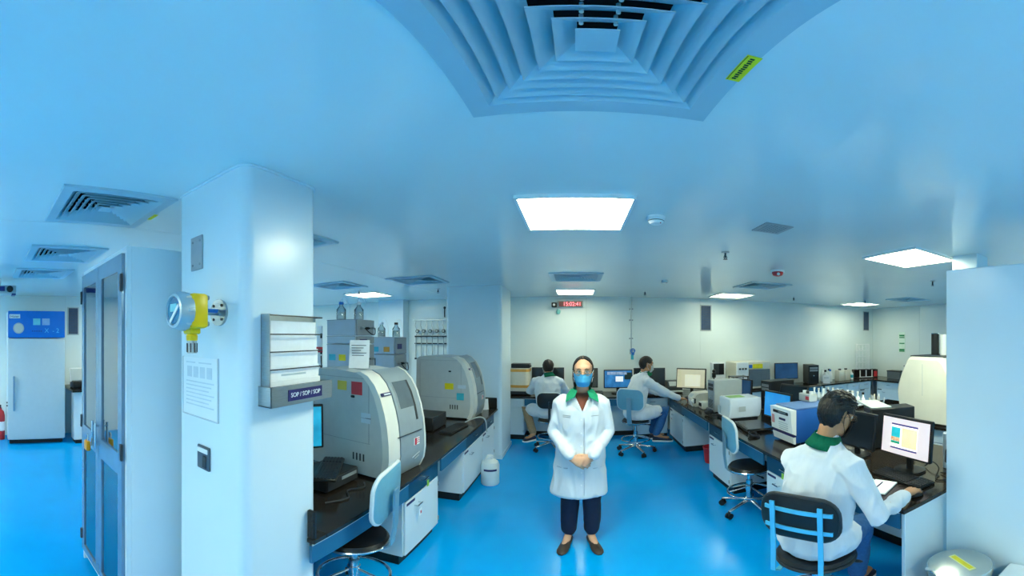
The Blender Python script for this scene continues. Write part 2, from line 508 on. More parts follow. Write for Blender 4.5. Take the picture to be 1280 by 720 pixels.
# ------------------------------------------------------------------ small ceiling devices
def smoke_detector(x, y, k, label):
    t = thing('smoke_detector', label, 'detector', (x, y, H - .001))
    b = B(); b.lathe([(.0, 0), (.055 * k, 0), (.055 * k, -.010), (.05 * k, -.016), (.0, -.016)]); obj('base', b, M_WHITE, t)
    b = B(); b.lathe([(.048 * k, -.016), (.046 * k, -.03), (.034 * k, -.044 * k), (.0, -.047 * k)]); obj('sensor_head', b, M_WHITE, t)
    b = B(); b.torus((0, 0, -.027), .0445 * k, .003, 24, 6); obj('vent_slot', b, M_DARK, t)
    b = B(); b.ball((.02, -.03, -.044 * k), .004, 8); obj('status_light', b, M_RED, t)
smoke_detector(.465, 2.115, 1.0, 'round white smoke detector just beside the large ceiling light')
smoke_detector(1.12, 4.6, .75, 'small round ceiling detector beyond the hanging gas pipe')
def sprinkler(x, y, label):
    t = thing('fire_sprinkler', label, 'sprinkler', (x, y, H - .001), 0, 'ceiling sprinklers')
    b = B(); b.lathe([(0, 0), (.035, 0), (.03, -.008), (0, -.008)], seg=16); obj('escutcheon', b, M_LGREY, t)
    b = B(); b.cyl((0, 0, -.008), (0, 0, -.05), .008, seg=10); b.tube([(-.006, 0, -.03), (-.016, 0, -.045), (-.004, 0, -.062)], .003, 6); b.tube([(.006, 0, -.03), (.016, 0, -.045), (.004, 0, -.062)], .003, 6)
    obj('nozzle', b, M_DARK, t)
    b = B(); b.cyl((0, 0, -.062), (0, 0, -.065), .02, seg=12); obj('deflector', b, M_DARK, t)
for x, y, l in ((1.22, 2.87, 'fire sprinkler hanging from the ceiling between the beacon and the big ceiling light'), (1.09, 5.77, 'tiny fire sprinkler near the top of the hanging gas pipe'),
                (3.9, 2.75, 'fire sprinkler near the tall partition, beside the cornerwise ceiling light'), (3.7, 5.59, 'tiny fire sprinkler beyond the thin-looking air diffuser'), (-2.0, 5.2, 'fire sprinkler beside the far column above the gas regulators'),
                (-3.2, 4.9, 'tiny fire sprinkler left of the regulator panel'), (5.1, 5.2, 'tiny fire sprinkler between the two far corner ceiling fittings')): sprinkler(x, y, l)
t = thing('fire_beacon', 'red round alarm beacon on the ceiling', 'alarm', (2.07, 3.44, H - .001))
b = B(); b.lathe([(0, 0), (.075, 0), (.075, -.018), (0, -.018)]); obj('base', b, M_WHITE, t)
b = B(); b.lathe([(.06, -.018), (.062, -.03), (.05, -.055), (.02, -.064), (0, -.065)]); obj('dome', b, M_RED, t)
b = B(); b.cyl((-.02, -.045, -.043), (-.02, -.058, -.048), .016, seg=12); obj('lens', b, M_WHITE, t)
t = thing('ceiling_speaker', 'small beige-grey square plate on the ceiling', 'speaker', (1.21, 2.075, H - .001))
b = B(); b.bx(-.1, .1, -.1, .1, -.006, 0, .002); obj('plate', b, mat('taupe_plate', '#a9a9ab', .5), t)
b = B()
for k in range(7): b.box((-.066 + .022 * k, 0, -.0065), (.006, .15, .002))
obj('slots', b, M_GREY, t)['kind'] = 'stuff'
# projector at the left
t = thing('projector', 'ceiling-hung grey projector with a dark violet front at the frame edge', 'projector', (-4.65, .14, 2.33))
b = B(); b.box((0, 0, 0), (.26, .40, .10), .012, seg=2); obj('body', b, M_LGREY, t)
b = B(); b.box((.131, -.06, .005), (.006, .24, .06)); obj('front_panel', b, mat('violet_panel', '#2c2a6e', .3), t)
b = B(); b.cyl((.13, .12, 0), (.16, .12, 0), .04, seg=20); obj('lens', b, M_BLACK, t)
b = B(); b.box((.02, .17, -.058), (.18, .05, .016), .003); obj('foot', b, mat('violet_panel', '#2c2a6e', .3), t)
b = B(); b.cyl((0, 0, .05), (0, 0, .139), .02, seg=12); obj('mount_pole', b, M_WHITE, t)

# ------------------------------------------------------------------ back-wall fittings
t = thing('digital_clock', 'red digital display on the back wall, on a bracket near the ceiling', 'clock', (-.085, 6.70, 2.335))
b = B(); b.bx(-.225, .225, -.07, -.01, -.055, .055, .004); obj('case', b, M_GREY, t)
b = B(); b.bx(-.205, .205, -.074, -.069, -.045, .045); obj('display', b, mat('red_display', '#5c0410', .25, emit=.25), t)
tx = text('digits', '15:02:41', .095, mat('led_red', '#ff6a78', .4, emit=2.2), t, (.03, -.0755, -.004), (PI / 2, 0, 0))
b = B(); b.bx(-.2, .2, -.01, 0, -.02, .02); obj('bracket', b, M_LGREY, t)
t = thing('wall_camera', 'small black wall camera next to the red clock', 'camera', (-.372, 6.69, 2.315))
b = B(); b.box((0, -.09, 0), (.09, .1, .085), .008); obj('body', b, M_BLACK, t)
b = B(); b.cyl((0, -.14, 0), (0, -.15, 0), .022, seg=16); obj('lens', b, M_WHITE, t)
b = B(); b.box((.03, -.02, -.01), (.03, .05, .03)); obj('bracket', b, M_DARK, t)
t = thing('indicator_lamp', 'pale cyan lamp under the wall camera', 'lamp', (-.30, 6.69, 2.20))
b = B(); b.ball((0, -.04, 0), (.04, .04, .05), 12); obj('lens', b, mat('cyan_lens', '#7fc8c8', .3), t)
b = B(); b.box((0, -.005, 0), (.05, .012, .06)); obj('backplate', b, M_WHITE, t)
# gas drop
t = thing('gas_drop_pipe', 'thin steel gas pipe down the back wall with a blue valve', 'pipe', (1.0, 6.62, 0))
b = B(); b.cyl((0, 0, 1.53), (0, 0, H - .001), .011, seg=10); obj('pipe', b, M_STEEL, t)
b = B()
for z in (1.72, 2.05, 2.25): b.box((0, .03, z), (.07, .06, .02), .003)
obj('clamp', b, M_GREY, t)
b = B(); b.lathe([(0, -.05), (.03, -.05), (.034, -.02), (.034, .03), (.02, .05), (0, .05)], (.0, -.02, 1.49), 14); obj('regulator', b, M_STEEL, t)
b = B(); b.torus((.02, -.06, 1.50), .035, .011, 16, 6, rotm(PI / 2)); b.box((.02, -.06, 1.50), (.065, .012, .014)); obj('valve_wheel', b, M_BLUE, t)
b = B(); b.cyl((.02, -.05, 1.45), (.02, -.075, 1.45), .028, seg=14); obj('gauge', b, M_BLUE, t)
b = B(); b.box((.02, .01, 1.40), (.05, .02, .12), .003); obj('tag_plate', b, M_CYAN, t)
# regulator panel
t = thing('gas_manifold', 'wall-mounted row of thin steel gas lines with pressure gauges left of the far column', 'pipes', (-2.72, 6.70, 0))
b = B(); b.bx(-.34, .34, -.04, -.02, 2.06, 2.09); obj('top_rail', b, M_STEEL, t, False)
for z in (1.62, 1.76):
    b = B(); b.bx(-.33, .33, -.045, -.025, z - .012, z + .012); obj('rail', b, M_DARK, t, False)
for k in range(6):
    x = -.30 + .115 * k
    b = B(); b.cyl((x, -.05, 1.35), (x, -.05, 1.77), .010, seg=8); b.tube([(x, -.05, 1.77), (x + .03, -.05, 1.84), (x - .015, -.05, 1.97), (x, -.045, 2.07)], .006, 6); obj('gas_line', b, M_STEEL, t)
for k in range(5):
    x = -.26 + .135 * k
    g = obj('gauge', B().cyl((x, -.05, 1.86), (x, -.085, 1.86), .034, seg=18), M_DARK, t)
    p = obj('gauge_face', B().cyl((x, -.085, 1.86), (x, -.088, 1.86), .022, seg=18), M_LGREY, g)
for k in range(6):
    x = -.30 + .115 * k
    b = B(); b.lathe([(0, 0), (.022, 0), (.026, .02), (.012, .035), (0, .035)], (x, -.06, 1.31), 10); b.cyl((x, -.03, 1.755), (x, -.085, 1.755), .014, seg=8); obj('valve', b, M_DARK, t)
b = B(); b.cyl((.30, -.06, 2.12), (.30, -.06, 2.32), .012, seg=8); b.torus((.30, -.06, 2.30), .02, .006, 12, 6, rotm(PI / 2)); obj('hook_pipe', b, M_BLACK, t)
# vision panels
def vision_panel(name, label, cx, axis, z0, z1, wd, yy=None):
    t = thing(name, label, 'wall panel', cx)
    rz = 0
    b = B(); b.bx(-wd / 2 - .02, wd / 2 + .02, -.012, 0, z0 - .02, z1 + .02, .003); obj('frame', b, M_LGREY, t, False)
    b = B(); b.bx(-wd / 2, wd / 2, -.016, -.011, z0, z1); obj('dark_glass', b, mat('dark_glass', '#4b5a72', .12), t, False)
    b = B()
    for k in range(9): b.bx(-wd / 2 + .01, wd / 2 - .01, -.018, -.015, z0 + .03 + (z1 - z0 - .06) * k / 8 - .004, z0 + .03 + (z1 - z0 - .06) * k / 8 + .004)
    obj('louvre', b, mat('louvre_slate', '#3e4a5c', .4), t, False)['kind'] = 'stuff'
    if axis == 'left': t.rotation_euler = (0, 0, PI / 2)
    return t
vision_panel('wall_grille', 'wider dark louvred panel high on the back wall', (2.44, 6.70, 0), 'back', 1.88, 2.34, .19)
vision_panel('wall_grille', 'narrow dark louvred panel high in the far corner of the back wall', (6.60, 6.70, 0), 'back', 1.92, 2.37, .17)
vision_panel('wall_grille', 'dark louvred panel on the far left wall beside the refrigerator', (-6.50, 1.50, 0), 'left', 1.80, 2.26, .17)
# sign on the right wall
t = thing('safety_notice', 'small white notice with green lettering on the wall beside the cream instrument', 'sign', (6.845, 5.72, 1.62), -PI / 2)
b = B(); b.bx(-.1, .1, -.004, 0, -.24, .24); obj('sheet', b, mat('mint_paper', '#dff2e6', .7), t, False)
b = B()
for z, hh in ((.17, .03), (.12, .02), (-.02, .02), (-.17, .03), (-.21, .016)): b.bx(-.08, .08, -.006, -.004, z - hh, z + hh * .3)
obj('lettering', b, mat('green_ink', '#2a8a5c', .7), t, False)['kind'] = 'stuff'

# ------------------------------------------------------------------ things on the near column
t = thing('gas_detector', 'yellow gas detector with round display on a wall bracket', 'detector', (-1.26, .90, 1.85))
b = B(); b.cyl((0, -.012, 0), (0, 0, 0), .055, seg=28); obj('mount_plate', b, M_STEEL, t)
b = B()
for k in range(4): b.cyl((.04 * math.cos(PI / 4 + k * PI / 2), -.016, .04 * math.sin(PI / 4 + k * PI / 2)), (.04 * math.cos(PI / 4 + k * PI / 2), -.011, .04 * math.sin(PI / 4 + k * PI / 2)), .006, seg=8)
obj('bolt', b, M_DARK, t)
b = B(); b.cyl((0, -.012, 0), (0, -.105, 0), .013, seg=14); obj('bracket_arm', b, M_STEEL, t)
b = B(); b.cyl((0.02, -.03, 0.005), (.02, -.09, 0.005), .008, seg=10); b.ball((.02, -.09, .005), .013, 10); obj('cable_gland', b, M_BLUE, t)
kids0 = set(t.children)
b = B(); b.box((0, -.105, .0), (.13, .075, .135), .014, seg=2); b.box((-.01, -.10, -.075), (.06, .05, .03), .006); obj('housing', b, M_YBOX, t)
b = B()
for sx in (-.05, .05):
    for sz in (-.05, .052): b.cyl((sx, -.07, sz), (sx, -.062, sz), .010, seg=8)
obj('housing_screw', b, M_GREY, t)
b = B(); b.lathe([(0, 0), (.074, 0), (.074, .03), (.066, .055), (.056, .058), (.052, .048), (0, .048)], (0, -.135, 0), 32, rotm(PI / 2)); h = obj('display_cap', b, mat('cast_aluminium', '#b9cbd2', .35, metal=.6, var=.06), t)
b = B()
for k in range(8):
    a = k * PI / 4
    b.box((.071 * math.cos(a), -.15, .071 * math.sin(a)), (.012, .03, .012), .003)
obj('grip_lug', b, MATS['cast_aluminium'], h)
b = B(); b.cyl((0, -.183, 0), (0, -.187, 0), .051, seg=32); obj('display_glass', b, mat('display_blue', '#2a84a8', .1, second='#1c5f8c', scale=40), h)
b = B(); b.box((.0, -.189, .012), (.05, .003, .03)); obj('readout', b, mat('lcd', '#6fd0dc', .3), h)
b = B(); b.box((.008, -.190, -.012), (.095, .004, .013), 0, rotm(0, -.75, 0)); obj('label_strip', b, M_WHITE, h)
b = B(); b.lathe([(0, 0), (.022, 0), (.024, .02), (.016, .03), (0, .03)], (-.01, -.10, -.115), 14); obj('sensor_collar', b, M_YBOX, t)
b = B(); b.cyl((-.01, -.10, -.165), (-.01, -.10, -.115), .020, seg=16)
obj('sensor_head', b, M_STEEL, t)
b = B()
for k in range(8):
    a = k * PI / 4
    b.box((-.01 + .020 * math.cos(a), -.10 + .020 * math.sin(a), -.143), (.004, .004, .036))
obj('sensor_slot', b, M_DARK, t)['kind'] = 'stuff'
for ch in t.children:
    if ch not in kids0: ch.location.y -= .03
t = thing('junction_plate', 'grey steel blanking plate high on the near column', 'plate', (-1.435, .90, 2.135))
b = B(); b.box((0, -.004, 0), (.095, .008, .16), .002); obj('plate', b, mat('aluminium_plate', '#a7adb4', .4, metal=.4), t)
for sx in (-.03, .03):
    for sz in (-.055, .055): obj('screw', B().cyl((sx, -.010, sz), (sx, -.007, sz), .006, seg=10), M_GREY, t)
t = thing('notice_sheet', 'white printed sheet in a clear sleeve on the near column, below the gas detector', 'notice', (-1.42, .90, 1.53))
b = B(); b.bx(-.14, .15, -.003, 0, -.145, .125); obj('sheet', b, mat('pale_sheet', '#e2edf3', .5, var=.01), t, False)
b = B()
for k in range(4): b.bx(-.10 + .055 * k, -.06 + .055 * k, -.0042, -.003, .035, .085)
for k in range(7): b.bx(-.11, .12 - .02 * (k % 3), -.0042, -.003, .012 - .018 * k, .018 - .018 * k)
b.bx(-.11, -.03, -.0042, -.003, .1, .106); b.bx(.0, .1, -.0042, -.003, .1, .106)
obj('print', b, mat('fainter_ink', '#c6d6e0', .8), t, False)
b = B()
for x in (.15, -.14): b.bx(x - .003, x + .003, -.006, 0, -.148, .128)
b.bx(-.14, .15, -.006, 0, -.15, -.144); obj('sleeve_edge', b, mat('sleeve_edge', '#b9c8d2', .2), t, False)
t = thing('light_switch', 'dark grey rocker switch with a white strip on the near column', 'switch', (-1.375, .90, 1.20))
b = B(); b.box((0, -.006, 0), (.095, .012, .115), .006, seg=2); obj('plate', b, mat('slate_plastic', '#4a5866', .35), t)
b = B(); b.box((0, -.013, .036), (.078, .006, .022), .002); obj('label_strip', b, M_WHITE, t)
b = B(); b.box((.018, -.014, -.015), (.03, .008, .06), .003); obj('rocker', b, M_DARK, t)
# document holder on the right face of the near column (faces +X)
t = thing('document_rack', 'wire wall rack holding five tiers of white papers with a navy label', 'rack', (-1.10, 1.145, 1.66), PI / 2)
b = B(); b.bx(-.162, -.156, -.05, 0, -.18, .18); b.bx(.158, .161, -.012, 0, -.18, .18); b.bx(-.162, .161, -.003, 0, -.18, .18); obj('back_frame', b, M_STEEL, t, False)
b = B(); b.bx(-.176, .20, -.075, -.071, -.185, -.105); b.bx(-.176, -.172, -.075, 0, -.185, -.105); b.bx(.196, .20, -.075, 0, -.185, -.105); b.bx(-.176, .20, -.075, 0, -.185, -.181); q = obj('tray', b, M_STEEL, t, False)
b = B(); b.bx(-.085, .125, -.078, -.0755, -.168, -.122); lb = obj('label', b, M_NAVY, q, False)
tx = text('lettering', 'SOP / SOP / SOP', .026, M_WHITE, lb, (.02, -.0785, -.145), (PI / 2, 0, 0))
for k, z in enumerate((.175, .10, .03, -.04, -.11)):
    b = B(); b.tube([(-.159, 0, z), (-.159, -.05, z), (.160, -.05, z), (.160, 0, z)], .0028, 6); obj('wire', b, M_DARK, t)
for k in range(5):
    z0 = .115 - .06 * k
    pk = thing('document_bundle', ['topmost sheaf of white papers in the wire wall rack', 'second sheaf from the top in the wire wall rack', 'middle sheaf of white papers in the wire wall rack', 'fourth sheaf down in the wire wall rack', 'lowest sheaf of white papers, just above the rack tray'][k], 'papers', (0, 0, 0), PI / 2, 'papers in the wall rack')
    pk.location = (-1.10, 1.145, 1.66)
    y = -.012 - .007 * k
    b = B(); b.box((.0, y, (z0 - .03, z0 - .03, z0 - .03, z0 - .02, -.130)[k]), (.305, .006, (.14, .14, .14, .11, .09)[k]), 0, rotm(.04)); obj('paper', b, M_PAPER, pk, False)
    b = B(); b.box((-.01, y - .0035, z0 + .0), (.15 + .02 * (k % 3), .001, .008), 0, rotm(.04)); b.box((-.02, y - .0035, z0 + .02), (.2, .001, .005), 0, rotm(.04)); obj('print', b, mat('faint_ink', '#b3c3cd', .8), pk, False)

# ------------------------------------------------------------------ glass-door cabinet (faces -Y)
def glass_cabinet():
    W, D, T = .83, .46, 2.205
    t = thing('glass_cabinet', 'tall white cabinet with two grey steel-framed glass doors beside the column', 'cabinet', (-2.12, .665, 0))
    w2 = W / 2
    b = B(); b.bx(w2 - .02, w2, .02, D, 0, T, .003); obj('side_panel', b, M_CAB, t, False)
    b = B(); b.bx(-w2, -w2 + .02, .02, D, 0, T, .003); obj('side_panel', b, M_CAB, t, False)
    b = B(); b.bx(-w2 + .02, w2 - .02, D - .012, D, .05, T); obj('back_panel', b, M_CAB, t, False)
    b = B(); b.bx(-w2 + .02, w2 - .02, .0, D - .012, T - .025, T, .002); obj('top_panel', b, M_CAB, t, False)
    b = B(); b.bx(-w2 + .02, w2 - .02, .0, D - .012, .09, .11); obj('bottom_panel', b, M_CAB, t, False)
    b = B(); b.bx(-w2 + .02, w2 - .02, .03, .05, 0, .088); obj('kick_plate', b, M_KICK, t, False)
    b = B()
    b.bx(w2 - .02, w2 + .0, -.004, .02, .0, T); b.bx(-w2, -w2 + .02, -.004, .02, .0, T); b.bx(-w2 + .02, w2 - .02, -.004, .0, T - .03, T); b.bx(-w2 + .02, w2 - .02, -.004, 0, .06, .105)
    obj('face_frame', b, M_CAB, t, False)
    for z in (.42, .74, 1.03, 1.38, 1.72):
        b = B(); b.bx(-w2 + .022, w2 - .022, .04, D - .015, z - .009, z + .009); obj('shelf', b, M_CAB, t, False)
    for sd, x0, x1 in ((-1, -w2 + .022, -.002), (1, .002, w2 - .022)):
        fw = .055
        dr = B()
        z0, z1, zm = .115, T - .035, 1.08
        dr.bx(x0, x0 + fw, -.022, -.004, z0, z1); dr.bx(x1 - fw, x1, -.022, -.004, z0, z1)
        dr.bx(x0 + fw, x1 - fw, -.022, -.004, z1 - .085, z1); dr.bx(x0 + fw, x1 - fw, -.022, -.004, z0, z0 + fw); dr.bx(x0 + fw, x1 - fw, -.022, -.004, zm - .06, zm + .06)
        d = obj('door', dr, M_FRAME, t, False)
        b = B(); b.bx(x0 + fw, x1 - fw, -.014, -.011, zm + .06, z1 - .085); obj('upper_pane', b, M_GLASS, d, False)
        b = B(); b.bx(x0 + fw, x1 - fw, -.014, -.011, z0 + fw, zm - .06); obj('lower_pane', b, M_GLASS, d, False)
        hx = x1 - .03 if sd < 0 else x0 + .03
        b = B(); b.cyl((hx, -.022, 1.10), (hx, -.05, 1.10), .006, seg=8); b.cyl((hx, -.022, 1.22), (hx, -.05, 1.22), .006, seg=8); b.cyl((hx, -.05, 1.08), (hx, -.05, 1.24), .008, seg=10); obj('handle', b, M_CHROME, d)
        for z in (.25, 1.16, 2.02):
            hx = x0 if sd < 0 else x1
            b = B(); b.box((hx, -.024, z), (.022, .016, .09), .003); obj('hinge', b, M_DARK, d)
    return t
glass_cabinet()
t = thing('padlock', 'small brass padlock hanging from the glass cabinet handles', 'padlock', (-2.137, .580, 1.13))
b = B(); b.box((0, 0, -.04), (.058, .026, .062), .005); obj('body', b, mat('brass', '#f0a020', .35, metal=.3), t)
b = B(); b.tube([(-.013, 0, -.008), (-.013, 0, .018), (-.008, 0, .028), (.008, 0, .028), (.013, 0, .018), (.013, 0, -.008)], .004, 8); obj('shackle', b, M_CHROME, t)
# things in the cabinet
stock = [(-2.42, 1.03, 'white carton'), (-2.25, 1.03, 'white tray'), (-1.98, 1.03, 'white carton'), (-1.83, 1.03, 'white carton'), (-2.4, .74, 'white tray'), (-1.9, .74, 'white carton'), (-2.38, .42, 'white carton'), (-1.92, .42, 'white tray'), (-1.86, .11, 'white carton'), (-2.4, .11, 'white carton'), (-1.9, 1.38, 'grey carton')]
nm = {1.38: 'fourth', 1.03: 'middle', .74: 'second lowest', .42: 'lowest', .11: 'bottom'}
for k, (x, z, kd) in enumerate(stock):
    o = thing('storage_carton', f'{kd} on the {nm[z]} shelf inside the glass-door cabinet, ' + ('behind the near door' if x > -2.13 else ('behind the far door' if x < -2.3 else 'next to the door gap')) + (', outermost' if x == -1.83 else ''), 'box', (x, .93, z + .0095 if z > .2 else .111), random.uniform(-.15, .15), 'cartons in the glass cabinet')
    hgt = .17 if 'carton' in kd else .09
    b = B(); b.bx(-.06, .06, -.1, .1, 0, hgt, .003); obj('box', b, M_WHITE if 'white' in kd else M_LGREY, o, False)
    b = B(); b.bx(-.062, .062, -.102, .102, hgt, hgt + .018, .003); obj('lid', b, M_PAPER, o, False)
    b = B(); b.bx(-.035, .035, -.1015, -.1, hgt * .35, hgt * .7); obj('label', b, M_INK, o, False)

# ------------------------------------------------------------------ refrigerator far left (faces +X)
t = thing('laboratory_refrigerator', 'tall pale upright refrigerator with a blue control panel and a round dial', 'refrigerator', (-5.86, .765, 0), PI / 2)
b = B(); b.bx(-.455, .455, .06, .62, .07, 2.16, .012, 2); obj('body', b, M_CAB, t)
b = B(); b.bx(-.455, .455, .0, .055, .09, 1.72, .012, 2); d = obj('door', b, mat('pale_grey_enamel', '#c3d2d8', .35, var=.02), t)
b = B(); b.box((-.365, -.028, .85), (.028, .03, .56), .008, seg=2); obj('handle', b, mat('handle_blue_grey', '#6f93b0', .35), d)
b = B(); b.bx(-.455, .455, -.004, .058, 1.735, 2.16, .012, 2); p = obj('control_panel', b, mat('panel_blue', '#0f74cf', .35, var=.05), t)
b = B(); b.bx(-.435, -.265, -.008, -.004, 2.04, 2.105, .002); lg = obj('logo_plate', b, M_WHITE, p)
text('logo', 'Haier', .062, M_INK, lg, (-.35, -.0092, 2.07), (PI / 2, 0, 0))
b = B(); b.cyl((-.29, -.005, 1.885), (-.29, -.016, 1.885), .086, seg=28); g = obj('chart_dial', b, M_LGREY, p)
b = B(); b.cyl((-.29, -.016, 1.885), (-.29, -.018, 1.885), .07, seg=28); obj('dial_face', b, M_BEIGE, g)
for x0, x1, c in ((-.06, .055, 'lcd'), (.085, .205, 'lcd_pale')):
    b = B(); b.bx(x0, x1, -.008, -.004, 1.935, 2.04); obj('display', b, mat(c, '#6fd0dc' if c == 'lcd' else '#8fb6e0', .3), p, False)
b = B()
for k in range(5): b.box((-.07 + .035 * k, -.006, 1.84), (.02, .004, .012))
obj('buttons', b, M_NAVY, p, False)
text('symbols', 'X  - 2', .10, mat('pale_cyan_print', '#5fc6ee', .5), p, (.24, -.0052, 1.845), (PI / 2, 0, 0))
b = B()
for sx in (-.4, .4):
    for sy in (.12, .55): b.cyl((sx, sy, 0), (sx, sy, .075), .03, seg=12)
obj('foot', b, M_BLACK, t)
b = B(); b.bx(-.43, .43, .07, .09, .01, .085); obj('plinth', b, M_KICK, t, False)
b = B()
for k in range(2): b.box((-.47, .03, .70 - .05 * k), (.02, .02, .02))
obj('lock', b, M_DARK, t, False)
# extinguisher
t = thing('fire_extinguisher', 'red fire extinguisher standing by the wall beside the refrigerator', 'extinguisher', (-6.25, .20, 0))
b = B(); b.lathe([(0, 0), (.075, 0), (.078, .02), (.078, .42), (.06, .49), (.025, .52), (.025, .55), (0, .55)], seg=20); obj('cylinder_body', b, M_RED, t)
b = B(); b.lathe([(.0795, .16), (.0795, .32)], seg=20); obj('label', b, M_PAPER, t)
b = B(); b.box((0, 0, .57), (.03, .03, .05)); b.box((.04, 0, .60), (.12, .022, .014), 0, rotm(0, -.2, 0)); b.box((.04, 0, .57), (.1, .022, .012)); obj('valve_head', b, M_BLACK, t)
b = B(); b.tube([(0, -.02, .56), (.02, -.09, .52), (.02, -.105, .35), (.01, -.1, .2)], .010, 8); obj('hose', b, M_BLACK, t)
# little side bench beyond the refrigerator
t = thing('side_bench', 'narrow white side bench beyond the refrigerator, by the left wall', 'bench', (-6.12, 1.72, 0))
b = B(); b.bx(-.36, .36, -.40, .9, .86, .90, .004); obj('worktop', b, M_GRANITE, t, False)
b = B(); b.bx(.10, .30, -.36, -.18, 0.06, .86); b.bx(.1, .3, .5, .84, .06, .86); obj('pedestal', b, M_CAB, t, False)
b = B(); b.bx(.10, .32, -.34, .82, 0, .06); obj('kick_plate', b, M_KICK, t, False)
b = B(); b.bx(.0, .02, -.18, .5, .1, .86); obj('knee_panel', b, M_DRAWER, t, False)
t = thing('benchtop_balance', 'small black instrument with a white screen on the side bench', 'instrument', (-6.05, 1.5, .90))
b = B(); b.box((0, 0, .06), (.28, .26, .12), .02, seg=2); obj('body', b, M_BLACK, t)
b = B(); b.box((-.06, 0, .21), (.02, .3, .24), .006, rotm(0, -.35, 0)); obj('screen_back', b, M_WHITE, t)
b = B(); b.box((-.048, 0, .212), (.006, .26, .2), 0, rotm(0, -.35, 0)); obj('screen', b, M_LGREY, t, False)
# ------------------------------------------------------------------ benches
TOP = 0.76
def worktop(name, label, rects, aprons, knees=(), ups=()):
    t = thing(name, label, 'worktop')
    b = B()
    for x0, x1, y0, y1 in rects: b.bx(x0, x1, y0, y1, TOP - .03, TOP - .001, .004)
    obj('slab', b, M_GRANITE, t, False)
    for x0, x1, y0, y1 in aprons:
        b = B(); b.bx(x0, x1, y0, y1, TOP - .15, TOP - .03); obj('apron', b, M_APRON, t, False)
        b = B()
        if abs(x1 - x0) < abs(y1 - y0): b.bx(x0 - .003, x1 + .003, y0, y1, TOP - .04, TOP - .03)
        else: b.bx(x0, x1, y0 - .003, y1 + .003, TOP - .04, TOP - .03)
        obj('edge_strip', b, M_EDGE, t, False)
    for x0, x1, y0, y1 in knees:
        b = B(); b.bx(x0, x1, y0, y1, 0, TOP - .03); obj('knee_panel', b, M_CAB, t, False)
        g = .006
        b = B(); b.bx(x0 - g, x1 + g, y0 - g, y1 + g, 0, .08); obj('kick_plate', b, M_KICK, t, False)
    for x0, x1, y0, y1, hh in ups:
        b = B(); b.bx(x0, x1, y0, y1, TOP, TOP + hh, .006); obj('upstand', b, M_GRANITE, t, False)
    return t
worktop('granite_worktop', 'black granite worktop carrying the two big grey instruments', [(-2.45, -1.05, 1.34, 5.0), (-1.095, -1.05, 1.25, 1.34)],
        [(-1.078, -1.062, 1.25, 2.22), (-1.078, -1.062, 2.84, 3.54)], [(-1.80, -1.78, 1.36, 2.22), (-1.80, -1.78, 2.84, 3.54)], [(-1.095, -1.05, 1.25, 1.272, .16), (-1.3, -1.06, 4.975, 5.0, .15)])
worktop('granite_worktop', 'dark granite worktop where the near man types', [(1.52, 2.75, 1.255, 6.045)],
        [(1.535, 1.55, 1.30, 2.15), (1.535, 1.55, 2.79, 3.55), (1.535, 1.55, 4.17, 5.24)], [(2.14, 2.16, 1.31, 2.15), (2.14, 2.16, 2.79, 3.55), (2.14, 2.16, 4.17, 5.24)])
b = B(); b.bx(1.545, 2.72, 1.27, 1.295, 0, TOP - .032, .003); tag(obj('bench_end_panel', b, M_CAB, None, False), 'pale blue-white end panel holding up the near man\'s bench beside the partition', 'panel')
worktop('granite_worktop', 'dark granite worktop along the back wall behind the seated people', [(-2.0, 6.195, 6.05, 6.698)],
        [(-.83, -.2, 6.07, 6.085), (.30, 1.0, 6.07, 6.085), (3.4, 4.7, 6.07, 6.085)], [(-.83, -.2, 6.45, 6.47), (.30, 1.0, 6.45, 6.47), (3.4, 4.7, 6.45, 6.47)])
worktop('granite_worktop', 'granite worktop along the far side wall, partly behind the cream instrument', [(6.205, 6.848, 2.2, 6.698)], [(6.22, 6.235, 2.2, 4.4)], [(6.5, 6.52, 2.25, 4.4)])
worktop('granite_worktop', 'dark-edged worktop of the second island carrying the cream instrument', [(3.3, 4.15, 1.0, 3.75)], [(3.315, 3.33, 1.02, 2.1), (3.33, 4.12, 3.72, 3.735)], [(3.36, 4.1, 1.02, 1.05)], [(4.13, 4.15, 1.0, 3.75, .05), (3.3, 4.13, 3.73, 3.75, .05)])

